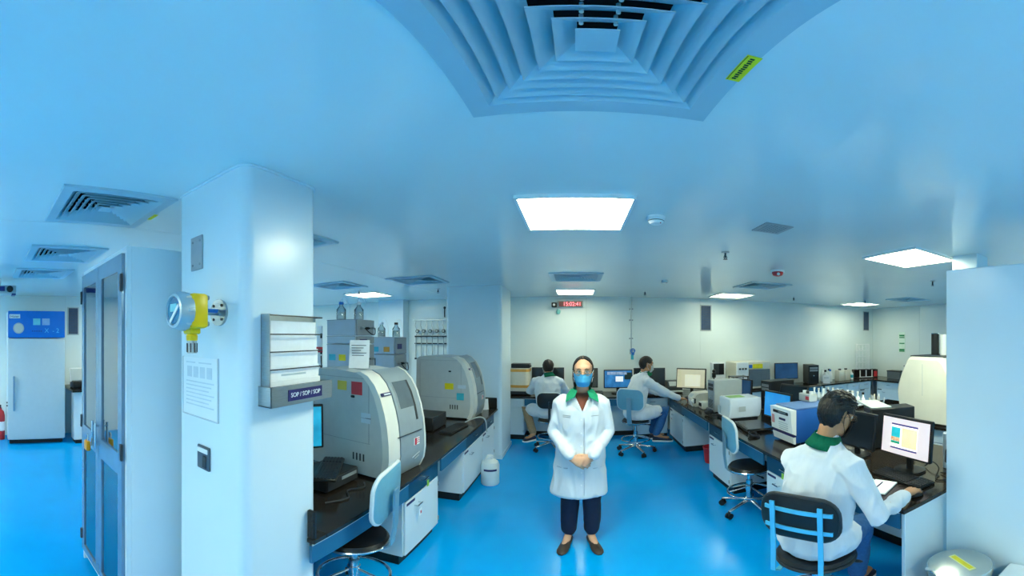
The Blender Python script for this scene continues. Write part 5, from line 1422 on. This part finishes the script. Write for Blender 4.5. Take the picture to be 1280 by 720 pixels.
def head_prims(b, c, M, k=1.0, slim=1.0):
    """skull, face, jaw, nose, ears, brow, lips; c is the head centre"""
    T = lambda x, y, z: c + (M @ V(x * slim, y, z)) * k
    E = lambda p, r, rot=None: b.ball(T(*p), (r[0] * k * slim, r[1] * k, r[2] * k), 24, M @ (rot or Matrix.Identity(4)))
    E((0, -.012, .028), (.074, .094, .086))
    E((0, .022, -.02), (.064, .068, .078))
    E((0, .040, -.060), (.046, .046, .046))
    E((0, .066, -.088), (.022, .022, .018))
    E((0, .060, .034), (.056, .030, .030))
    for sx in (-1, 1):
        E((sx * .040, .058, -.018), (.022, .022, .020))
        E((sx * .072, -.006, -.006), (.009, .018, .031), rotm(.15, 0, sx * -.35))
        E((sx * .046, .012, -.066), (.016, .03, .022))
    b.chain([(T(0, .080, .022), .008 * k, .008 * k), (T(0, .094, -.004), .010 * k, .011 * k), (T(0, .101, -.022), .0105 * k, .009 * k)], side=M @ V(1, 0, 0), seg=10)
    for sx in (-1, 1): E((sx * .011, .090, -.026), (.008, .010, .007))
    E((0, .078, -.054), (.020, .010, .005)); E((0, .077, -.063), (.018, .010, .006))

def eyes(par, c, M, k, slim=1.0):
    T = lambda x, y, z: c + (M @ V(x * slim, y, z)) * k
    for sx in (-1, 1):
        e = obj('eye', B().ball(T(sx * .030, .074, .010), .0125 * k, 14), M_EYEW, par)
        obj('iris', B().ball(T(sx * .030, .0845, .010), (.0055 * k, .0035 * k, .0055 * k), 10, M), M_IRIS, e)
        b = B(); b.tube([T(sx * .014, .086, .028), T(sx * .030, .089, .034), T(sx * .047, .080, .028)], [.0026 * k, .0032 * k, .0018 * k], 6); obj('eyebrow', b, M_HAIR, par)
        b = B(); b.tube([T(sx * .017, .084, .014), T(sx * .030, .0885, .0215), T(sx * .044, .079, .014)], .0022 * k, 6); obj('eyelid', b, M_IRIS, par)

def face_mask(par, c, M, k, m, slim=1.0, z0=-.105, z1=-.004, loops=True):
    b = B(); rs = []
    nu, nv = 18, 12
    for j in range(nv + 1):
        v = j / nv
        z = z0 + (z1 - z0) * v
        row = []
        for i in range(nu + 1):
            u = -1 + 2 * i / nu
            a = u * 1.22
            prof = .104 + .012 * math.sin(PI * min(1, v * 1.15)) - .012 * max(0, .35 - v) / .35
            nose = .017 * math.exp(-(u / .22) ** 2) * v
            x = .0765 * math.sin(a) * (.60 + .40 * min(1, v * 1.25) ** .7)
            y = -.004 + (prof + nose) * math.cos(a) ** .8 if math.cos(a) > 0 else 0
            pl = .0030 * math.sin(v * PI * 6) * (1 - abs(u) ** 2)
            row.append(c + (M @ V(x * slim, y + pl, z + .010 * (1 - abs(u)) * (v - .5) * -.4)) * k)
        rs.append(row)
    b.rings(rs, closed_u=False, cap=False)
    r = bmesh.ops.solidify(b.bm, geom=b.bm.faces[:], thickness=.002 * k)
    mk = obj('face_mask', b, m, par, ang=180)
    for sx in (-1, 1):
        T = lambda x, y, z: c + (M @ V(x * slim * sx, y, z)) * k
        b = B(); b.tube([T(.070, .030, z1 - .006), T(.080, .012, .012), T(.078, -.014, .022), T(.080, -.026, -.004), T(.077, -.012, -.036), T(.068, .022, z0 + .03)], .0018 * k, 6); obj('ear_loop', b, m if m is not M_MASKB else M_WHITE, mk)
    return mk

def spectacles(par, c, M, k, slim=1.0, m=None):
    m = m or M_CHROME
    b = B()
    T = lambda x, y, z: c + (M @ V(x * slim, y, z)) * k
    for sx in (-1, 1):
        b.torus(T(sx * .033, .098, .004), .025 * k, .0016 * k, 24, 6, M @ rotm(PI / 2, 0, 0), 1, .86)
        b.tube([T(sx * .057, .095, .010), T(sx * .076, .075, .010), T(sx * .079, -.005, .008), T(sx * .077, -.02, -.006)], .0016 * k, 6)
    b.tube([T(-.009, .100, .008), T(0, .103, .011), T(.009, .100, .008)], .0016 * k, 6)
    g = obj('spectacles', b, m, par)
    for sx in (-1, 1):
        b = B(); b.cyl(T(sx * .033, .0975, .004), T(sx * .033, .0985, .004), .0235 * k, seg=24); obj('lens', b, M_LENS, g)

def hair_cap(par, c, M, k, m, line, thick=.016, slim=1.0, rough=.0, extra=None, name='hair', low=-.06):
    """scalp shell: vertices of an ellipsoid kept where keep(x,y,z) is true"""
    b = B()
    bmesh.ops.create_icosphere(b.bm, subdivisions=5, radius=1.0)
    for v in b.bm.verts:
        d = v.co.normalized()
        t = thick + rough * (noise.noise(d * 7) + .6 * noise.noise(d * 15))
        v.co = V(d.x * (.0745 + t), -.012 + d.y * (.094 + t), .026 + d.z * (.088 + t))
        if d.z < 0: v.co.z = .026 + d.z * (.088 + t) * (1.15 if d.y < 0 else 1.0)
    bad = [v for v in b.bm.verts if not line(v.co.x, v.co.y, v.co.z)]
    bmesh.ops.delete(b.bm, geom=bad, context='VERTS')
    bmesh.ops.solidify(b.bm, geom=b.bm.faces[:], thickness=.012)
    for v in b.bm.verts: v.co = c + (M @ V(v.co.x * slim, v.co.y, v.co.z)) * k
    if extra: extra(b)
    return obj(name, b, m, par, ang=180)

def fold(seed, amp, sx=9, sz=3.5):
    s = Vector((seed * 3.1, seed * 1.7, seed * 5.3))
    def f(p):
        q = Vector((p.x * sx, p.y * sx, p.z * sz)) + s
        a = noise.noise(q + Vector((0, 0, 9)))
        n1 = noise.noise(q + Vector((a, a, 0)) * .7)
        rid = (1 - abs(noise.noise(q * 1.7 + Vector((3, 1, a))) * 2.2)) * .55
        return amp * (.7 * n1 + rid - .35)
    return f

def shoe(par, ankle, toe, m, k=1.0, sole=None):
    """ankle and toe on the floor plane (z of sole)"""
    d = (toe - ankle); d.z = 0; L = d.length; d.normalize(); r = d.cross(V(0, 0, 1))
    b = B()
    rs = []
    for t, w_, h in ((-.04, .022, .045), (-.02, .032, .06), (.03, .036, .062), (.09, .036, .055), (.14, .042, .042), (.19, .043, .032), (.225, .034, .024), (.245, .016, .014)):
        p = ankle + d * t * k * L / .2
        rs.append([p + r * w_ * k * math.cos(a) + V(0, 0, max(0.002, h * k * (.5 + .5 * math.sin(a)))) for a in [2 * PI * q / 16 for q in range(16)]])
    b.rings(rs)
    o = obj('shoe', b, m, par, ang=60)
    return o

def torso_chain(pts, seg=24):
    b = B(); return b

# ---------------- the standing woman
def woman():
    P = V(.045, 2.86, 0)
    t = thing('person', 'woman in a knee-length white lab coat, blue mask and glasses standing with clasped hands', 'person', (0, 0, 0))
    F = V(-.02, -1, 0)
    hc = P + V(.015, -.045, 1.485)
    M = frame(V(-.04, -1, -.03), V(0, 0, 1))
    k = 1.0
    b = B()
    head_prims(b, hc, M, k, .95)
    b.chain([(P + V(0.01, .005, 1.24), .060, .055), (P + V(.01, 0, 1.33), .048, .050), (P + V(.012, -.012, 1.42), .047, .050)])
    # body core
    b.chain([(P + V(0, .01, .82), .145, .10), (P + V(0, .01, .92), .14, .095), (P + V(0, .005, 1.02), .125, .09), (P + V(0, .0, 1.13), .135, .09), (P + V(0, .01, 1.21), .11, .055)], seg=20)
    J = {}
    for s in (-1, 1):
        sh = P + V(s * .157, .01, 1.245); el = P + V(s * .213, .02, 1.005); wr = P + V(s * .075, -.165, .845)
        J[s] = (sh, el, wr)
        b.chain([(sh, .038, .038), (lerp(sh, el, .5), .036, .040), (el, .034, .034), (lerp(el, wr, .5), .030, .030), (wr, .022, .020)])
        hip = P + V(s * .085, .01, .80)
        kn = P + V(s * .088, .0, .45); an = P + V(s * .085 - .01, .02, .08)
        b.chain([(hip, .075, .08), (lerp(hip, kn, .5), .062, .066), (kn, .050, .052), (lerp(kn, an, .4), .046, .048), (an, .032, .034)])
        b.chain([(an, .030, .03), (an + V(s * .015, -.06, -.035), .03, .022), (an + V(s * .03, -.13, -.052), .03, .016)], side=(1, 0, 0))
    # right hand (camera left) over left hand
    hand(b, J[-1][2], V(.90, -.14, -.46), V(.1, .85, -.4), 1, (.30, .34, .38, .42), 1.0, .03)
    hand(b, J[1][2] + V(0, .016, -.004), V(-.90, -.10, -.46), V(-.1, .9, -.3), -1, (.5, .55, .6, .65), 1.0, .03)
    body = link('body', remesh(b, .0055, 3, 'body'), M_SKIN_W, t, True, 180)
    # blouse
    # coat
    b = B()
    C = lambda z, w_, d, y=0.0, x=0.0: (P + V(x, y, z), w_, d)
    b.chain([C(.495, .222, .150, .01, -.018), C(.60, .212, .142, .01, -.015), C(.75, .200, .135, .008, -.01), C(.88, .190, .128, .006), C(1.0, .176, .116, .0), C(1.10, .180, .118, -.004), C(1.19, .182, .112, .0), C(1.250, .158, .088, .008), C(1.292, .120, .072, .012), C(1.315, .082, .060, .012)], seg=32)
    for s in (-1, 1):
        sh, el, wr = J[s]
        b.chain([(P + V(s * .13, .008, 1.262), .055, .052), (sh + V(s * .004, 0, -.01), .060, .060), (lerp(sh, el, .5), .054, .055), (el, .050, .052), (lerp(el, wr, .45), .048, .048), (lerp(el, wr, .92), .044, .042)], seg=18)
    me = remesh(b, .0085, 4, 'lab_coat', fold(1, .011))
    # flat hem
    for v in me.vertices:
        if v.co.z < .480: v.co.z = .480
    # V-neck opening
    from mathutils.bvhtree import BVHTree
    bvh = BVHTree.FromPolygons([v.co.copy() for v in me.vertices], [tuple(p.vertices) for p in me.polygons])
    bm2 = bmesh.new(); bm2.from_mesh(me)
    bad = []
    for v in bm2.verts:
        x = v.co.x - P.x - .008; z = v.co.z
        if z > 1.322 or (z > 1.275 and v.co.y < P.y - .015 and abs(x) < .036 + (z - 1.275) * .55): bad.append(v)
    bmesh.ops.delete(bm2, geom=bad, context='VERTS'); bm2.to_mesh(me); bm2.free()
    coat = link('lab_coat', me, M_COAT, t, True, 180)
    # hem skirt edge, placket, pockets, print
    def front(x, z, lift=.002):
        """point on the coat front"""
        dg = P + V(x, -.4, z)
        best = None
        for yy in range(0, 60):
            pass
        return dg
    def onfront(x, z):
        h = bvh.ray_cast(P + V(x, -.6, z), V(0, 1, 0))
        return h[0] if h[0] is not None else P + V(x, -.12, z)
    def ribbon(name, xs, zs, m, par, lift=.002, thick=.002):
        b = B(); rows = []
        for z in zs: rows.append([onfront(x, z) + V(0, -lift, 0) for x in xs])
        b.rings(rows, closed_u=False, cap=False)
        bmesh.ops.solidify(b.bm, geom=b.bm.faces[:], thickness=thick)
        return obj(name, b, m, par, ang=180)
    b = B(); rows = []
    for q_ in range(9):
        z = 1.195 + .0131 * q_; hw = .001 + (z - 1.195) * .47
        rows.append([onfront(.008 + hw * (-1 + .25 * i_), z) + V(0, -.0025, 0) for i_ in range(9)])
    rows.append([V(P.x + .008 + (p.x - P.x - .008) * .95, P.y - .070 + .012 * abs(i_ - 4) / 4, 1.326) for i_, p in enumerate(rows[-1])])
    b.rings(rows, closed_u=False, cap=False); bmesh.ops.solidify(b.bm, geom=b.bm.faces[:], thickness=.002); obj('blouse', b, mat('rust_blouse', '#9a5a48', .8, var=.15), t, ang=180)
    seam = mat('coat_seam', '#c9d2dc', .85)
    ribbon('placket', [.018, .022], [.485 + .0143 * k * 3.3 for k in range(15)], seam, coat, .0015)
    for s in (-1, 1):
        ribbon('pocket_edge', [s * .135 + dx for dx in (-.05, -.02, .01, .035)], [.735, .742], seam, coat)
        for q_ in range(2 if s < 0 else 1):
            ribbon('chest_print', [s * .105 + dx for dx in (-.033, -.012, .01, .026)], [1.155 - .012 * q_, 1.158 - .012 * q_], mat('grey_thread', '#7d8894', .8), coat, .0018, .001)
    for q_ in range(6):
        z = 1.13 - .105 * q_
        if abs(z - .84) < .05: continue
        p = onfront(.0, z); obj('button', B().cyl(p + V(0, -.004, 0), p + V(0, .002, 0), .0065, seg=12), M_WHITE, coat)
    # lapels
    for s in (-1, 1):
        b = B()
        q = [onfront(s * .005 + .008, 1.185), onfront(s * .075 + .008, 1.235), P + V(s * .098 + .008, -.055, 1.292), P + V(s * .062 + .008, -.048, 1.318), onfront(s * .064 + .008, 1.29)]
        q = [p + V(0, -.007, 0) for p in q]
        f = b.bm.faces.new([b.bm.verts.new(p) for p in q]); bmesh.ops.solidify(b.bm, geom=[f], thickness=.003); obj('lapel', b, M_COAT, coat, False)
        # green collar leaf
        b = B()
        q = [P + V(s * .036 + .008, -.074, 1.345), P + V(s * .055 + .008, -.102, 1.300), P + V(s * .122 + .008, -.098, 1.262), P + V(s * .116 + .008, -.055, 1.308), P + V(s * .080 + .008, -.018, 1.352)]
        f = b.bm.faces.new([b.bm.verts.new(p) for p in q]); bmesh.ops.triangulate(b.bm, faces=[f]); bmesh.ops.solidify(b.bm, geom=b.bm.faces[:], thickness=.005); obj('collar', b, M_GREEN, coat, False)
    b = B(); rs = []
    for z, w_, d in ((1.300, .086, .066), (1.335, .076, .066), (1.372, .064, .062)):
        rs.append([P + V(.008 + w_ * math.cos(a), .012 + d * math.sin(a) - (0.004), z) for a in [(-.35 + (PI + .7) * q / 16) for q in range(17)]])
    b.rings(rs, closed_u=False, cap=False); bmesh.ops.solidify(b.bm, geom=b.bm.faces[:], thickness=.005); obj('collar', b, M_GREEN, coat, ang=180)
    # trousers
    b = B()
    for s in (-1, 1):
        b.chain([(P + V(s * .075, .01, .62), .085, .085), (P + V(s * .084, .005, .42), .074, .074), (P + V(s * .088 - .004, .01, .22), .066, .066), (P + V(s * .088 - .006, .022, .125), .060, .062)], seg=20)
    me = remesh(b, .009, 2, 'trousers', fold(2, .005, 8, 6))
    link('trousers', me, M_NAVYT, t, True, 180)
    for s in (-1, 1):
        a = P + V(s * .085 - .01, .02, 0)
        shoe(t, a, a + V(s * .045, -.20, 0), M_SHOE)
    # hair
    def line(x, y, z):
        if y < -.0: return z > -.085
        hl = .072 - .35 * x * x / .075 if abs(x) < .09 else 0
        if y > .018 and z < .106 - 9.5 * x * x: return False
        return z > -.035 - .4 * y
    def extra(b):
        b.chain([(hc + M @ V(.0, -.085, .01), .060, .04), (hc + M @ V(.005, -.098, -.06), .055, .036), (hc + M @ V(.012, -.085, -.16), .050, .030), (hc + M @ V(.015, -.08, -.24), .03, .02)], side=M @ V(1, 0, 0))
        for s in (-1, 1):
            b.chain([(hc + M @ V(s * .066, -.012, .02), .016, .035), (hc + M @ V(s * .070, -.040, -.05), .014, .03), (hc + M @ V(s * .062, -.052, -.115), .012, .022)], side=M @ V(1, 0, 0))
    h = hair_cap(t, hc, M, k, M_HAIR, line, .008, .97, .001, extra)
    b = B(); b.tube([hc + M @ V(0, .052, .107), hc + M @ V(0, .03, .119), hc + M @ V(0, -.03, .124)], .0012, 6); obj('parting', b, M_SKIN_W, h)
    eyes(body, hc, M, k, .95)
    face_mask(t, hc, M, k, M_MASKB, .97)
    spectacles(t, hc, M, k, .95, mat('gold_wire', '#b99a6a', .3, metal=.8))
    for s in (-1, 1):
        obj('earring', B().ball(hc + M @ V(s * .074, .004, -.040), .003, 8), M_CHROME, t)
    return t
woman()

# ---------------- seated men
def settle(me, seat):
    """flatten what rests on the round cushion"""
    x, y, z = seat
    for v in me.vertices:
        d = math.hypot(v.co.x - x, v.co.y - y)
        if d < .235 and z - .12 < v.co.z < z + .016: v.co.z = z + .016
    return me
def seated(seat, label, hip, fdir, chest, neck, hc, hf, hup, arms, legs, mats, voxel, specs, hair, seed, coat_drop=.42, hk=(.3, .35, .4, .45)):
    """hip..: world points; fdir: facing; arms: {s: (shoulder, elbow, wrist, hand_dir, palm)}; legs: {s: (hipj, knee, ankle, toe)}"""
    m_skin, m_tr, m_shoe, m_mask, m_hair = mats
    t = thing('person', label, 'person', (0, 0, 0))
    f = V(*fdir).normalized(); r = f.cross(V(0, 0, 1))
    hip, chest, neck, hc = V(*hip), V(*chest), V(*neck), V(*hc)
    M = frame(V(*hf), V(*hup))
    b = B()
    head_prims(b, hc, M, 1.04)
    nb = hc + M @ V(0, -.03, -.07)
    b.chain([(lerp(neck, chest, .25), .075, .07), (neck, .060, .060), (lerp(neck, nb, .6), .054, .056), (nb, .052, .054)], side=r)
    b.chain([(hip, .15, .10), (lerp(hip, chest, .4), .145, .10), (chest, .15, .095), (lerp(chest, neck, .6), .10, .06)], side=r, seg=20)
    for s, (sh, el, wr, hd, pn) in arms.items():
        sh, el, wr = V(*sh), V(*el), V(*wr)
        b.chain([(sh, .040, .040), (lerp(sh, el, .5), .040, .040), (el, .037, .037), (lerp(el, wr, .4), .035, .035), (wr, .025, .021)])
        hand(b, wr, V(*hd), V(*pn), s, hk, 1.05)
    for s, (hj, kn, an, toe) in legs.items():
        hj, kn, an, toe = V(*hj), V(*kn), V(*an), V(*toe)
        b.chain([(hj, .08, .08), (lerp(hj, kn, .5), .070, .070), (kn, .055, .055), (lerp(kn, an, .4), .050, .050), (an, .035, .035)], side=r)
        b.chain([(an, .032, .03), (lerp(an, toe, .6) + V(0, 0, -.01), .03, .025), (toe + V(0, 0, .02), .03, .016)], side=r)
    body = link('body', settle(remesh(b, voxel, 2, 'body'), seat), m_skin, t, True, 180)
    # coat
    b = B()
    up = (chest - hip).normalized()
    b.chain([(hip - up * .05, .180, .125), (hip + up * .05, .178, .125), (lerp(hip, chest, .5), .185, .130), (lerp(hip, chest, .9), .200, .130), (lerp(chest, neck, .35), .195, .115), (lerp(chest, neck, .72), .145, .085), (lerp(chest, neck, .93), .085, .070)], side=r, seg=28)
    for s, (sh, el, wr, hd, pn) in arms.items():
        sh, el, wr = V(*sh), V(*el), V(*wr)
        b.chain([(lerp(sh, lerp(chest, neck, .6), .35), .080, .076), (sh, .078, .074), (lerp(sh, el, .5), .064, .064), (el, .060, .060), (lerp(el, wr, .45), .054, .054), (lerp(el, wr, .93), .044, .042)], seg=18)
    for s, (hj, kn, an, toe) in legs.items():
        hj, kn = V(*hj), V(*kn)
        hj = hj + V(0, 0, .012); e = lerp(hj, kn + V(0, 0, .012), coat_drop / max(.1, (kn - hj).length) if coat_drop < (kn - hj).length else .95)
        b.chain([(hj + V(0, 0, .0), .112, .100), (lerp(hj, e, .6), .110, .100), (e, .106, .096)], side=r, seg=20)
    back = hip - f * .10
    b.chain([(hip - f * .03 + V(0, 0, .02), .18, .11), (hip - f * .07 - V(0, 0, .03), .175, .075)], side=r, seg=24)
    me = remesh(b, max(voxel * 1.3, .008), 3, 'lab_coat', fold(seed, .013, 7, 5))
    settle(me, seat)
    coat = link('lab_coat', me, M_COAT, t, True, 180)
    # green collar round the neck
    nd = (nb - neck).normalized()
    u = (r - nd * r.dot(nd)).normalized(); v_ = nd.cross(u)
    b = B(); rs = []
    for q, w_ in ((-.035, .108), (-.005, .088), (.035, .068)):
        rs.append([neck + nd * q + (u * math.cos(a) + v_ * math.sin(a)) * w_ for a in [2 * PI * i / 28 for i in range(28)]])
    b.rings(rs, cap=False); bmesh.ops.solidify(b.bm, geom=b.bm.faces[:], thickness=.006); obj('collar', b, M_GREEN, coat, ang=180)
    # trousers
    b = B()
    b.chain([(hip + V(0, 0, -.01), .165, .12), (hip + f * .05 - V(0, 0, .02), .16, .09)], side=r)
    for s, (hj, kn, an, toe) in legs.items():
        hj, kn, an = V(*hj), V(*kn), V(*an)
        b.chain([(hj, .090, .080), (lerp(hj, kn, .5), .082, .076), (kn, .072, .072), (lerp(kn, an, .45), .066, .066), (lerp(kn, an, .92), .058, .058)], side=r, seg=18)
    me = remesh(b, max(voxel * 1.4, .010), 2, 'trousers', fold(seed + 5, .006, 9, 9))
    settle(me, seat)
    link('trousers', me, m_tr, t, True, 180)
    for s, (hj, kn, an, toe) in legs.items():
        an, toe = V(*an), V(*toe)
        base = V(an.x, an.y, min(an.z, toe.z) - .03 if min(an.z, toe.z) > .06 else 0)
        sh = shoe(t, base, V(toe.x, toe.y, base.z), m_shoe, 1.1)
        b = B(); d = (toe - an); d.z = 0; L = d.length; d.normalize(); rr = d.cross(V(0, 0, 1)); rs = []
        for tt, w_ in ((-.045, .02), (-.02, .037), (.1, .042), (.19, .046), (.25, .02)):
            p = base + d * tt * 1.1 * L / .2; rs.append([p - rr * w_ * 1.1 + V(0, 0, -.012), p + rr * w_ * 1.1 + V(0, 0, -.012), p + rr * w_ * 1.1 + V(0, 0, .008), p - rr * w_ * 1.1 + V(0, 0, .008)])
        b.rings(rs); obj('sole', b, M_WHITE, sh, False)
    hair(t, hc, M, m_hair)
    eyes(body, hc, M, 1.04)
    face_mask(t, hc, M, 1.04, m_mask)
    if specs: spectacles(t, hc, M, 1.04, 1.0, mat('dark_wire', '#3a3536', .3, metal=.5))
    return t, coat
def short_hair(full, seedv):
    def f(t, hc, M, m):
        def line(x, y, z):
            if y > .050 and z < .070 - 2.5 * x * x: return False
            if abs(x) > .05 and -.036 < y < .026 and z < .026: return False
            if y > .0: return z > .012 + .25 * y * (1 if y > .02 else 0)
            if y > -.045: return z > -.020 or (y < -.02 and z > -.045)
            return z > -.074
        def extra(b):
            rnd = random.Random(seedv)
            for i in range(200):
                a, e = rnd.uniform(-PI, PI), rnd.uniform(.2, 1.5)
                d = V(math.cos(e) * math.sin(a), math.cos(e) * math.cos(a), math.sin(e))
                p = V(d.x * .086, -.012 + d.y * .106, .028 + d.z * .100)
                if not line(p.x, p.y, p.z): continue
                tg = V(-d.y + rnd.uniform(-.6, .6), d.x + .9, .5 - d.z * .5).normalized()
                q = [p - d * .006, p + d * (.001) + tg * .014, p + d * (.000) + tg * .028, p + d * (-.006) + tg * .042]
                b.tube([hc + (M @ x) * 1.04 for x in q], [.007, .008, .006, .001], 6)
        hair_cap(t, hc, M, 1.04, m, line, .014 * full, 1.0, .005, extra if full > .8 else None)
    return f
# near man at the right bench
seated((1.12, 1.49, .56), 'man in a lab coat with black mask typing at the pale-screened monitor',
       (1.10, 1.47, .665), (.82, .48, 0), (1.15, 1.50, .97), (1.225, 1.54, 1.195), (1.29, 1.53, 1.325), (.93, .08, -.36), (.28, -.05, .95),
       {1: ((1.235, 1.35, 1.08), (1.26, 1.19, .845), (1.575, 1.295, .832), (.95, .22, -.06), (0, 0, -1)),
        -1: ((1.10, 1.655, 1.08), (1.31, 1.77, .875), (1.53, 1.74, .835), (.95, -.2, -.08), (0, 0, -1))},
       {1: ((1.16, 1.38, .655), (1.445, 1.50, .615), (1.52, 1.62, .10), (1.68, 1.68, .04)),
        -1: ((1.05, 1.56, .655), (1.36, 1.78, .615), (1.44, 1.90, .10), (1.60, 1.96, .04))},
       (M_SKIN_M, M_DENIM, M_SHOEK, M_MASKK, M_HAIR), .0055, True, short_hair(1.0, 3), 4, .09, (.10, .12, .14, .2))
# middle man at the corner of the right bench
seated((.88, 5.40, .52), 'man in a white lab coat seated sideways on the chair, writing at the corner bench',
       (.86, 5.40, .64), (.90, .42, 0), (.93, 5.44, 1.00), (1.03, 5.47, 1.215), (1.055, 5.46, 1.335), (.96, .25, -.10), (.12, 0, .99),
       {1: ((1.03, 5.28, 1.10), (1.28, 5.22, .95), (1.52, 5.30, .83), (.95, .2, -.1), (0, 0, -1)),
        -1: ((.90, 5.63, 1.10), (1.15, 5.74, .92), (1.42, 5.66, .83), (.95, .05, -.1), (0, 0, -1))},
       {1: ((.92, 5.31, .59), (1.33, 5.36, .66), (1.17, 5.36, .28), (1.35, 5.31, .22)),
        -1: ((.86, 5.50, .59), (1.28, 5.66, .62), (1.17, 5.61, .25), (1.35, 5.63, .19))},
       (M_SKIN_M, M_DENIM, M_SHOEK, M_MASKW, M_HAIRB), .009, False, short_hair(.75, 5), 8, .26)
# man with his back to the camera
seated((-.36, 5.62, .50), 'man in a lab coat seated with his back turned at the wide dark monitor',
       (-.40, 5.62, .62), (-.12, 1, 0), (-.42, 5.66, .96), (-.41, 5.72, 1.165), (-.42, 5.77, 1.270), (-.1, .97, -.2), (0, .2, .98),
       {1: ((-.24, 5.70, 1.06), (-.14, 5.90, .88), (-.26, 6.14, .84), (-.3, .95, -.1), (0, 0, -1)),
        -1: ((-.60, 5.69, 1.06), (-.72, 5.88, .88), (-.58, 6.14, .84), (.2, .97, -.1), (0, 0, -1))},
       {1: ((-.32, 5.66, .58), (-.30, 5.98, .56), (-.34, 5.94, .26), (-.36, 6.06, .20)),
        -1: ((-.50, 5.64, .58), (-.78, 5.80, .62), (-.62, 5.54, .27), (-.72, 5.44, .21))},
       (M_SKIN_M, M_KHAKI, M_SHOEK, M_MASKW, M_HAIRB), .009, False, short_hair(.75, 9), 12, .20)
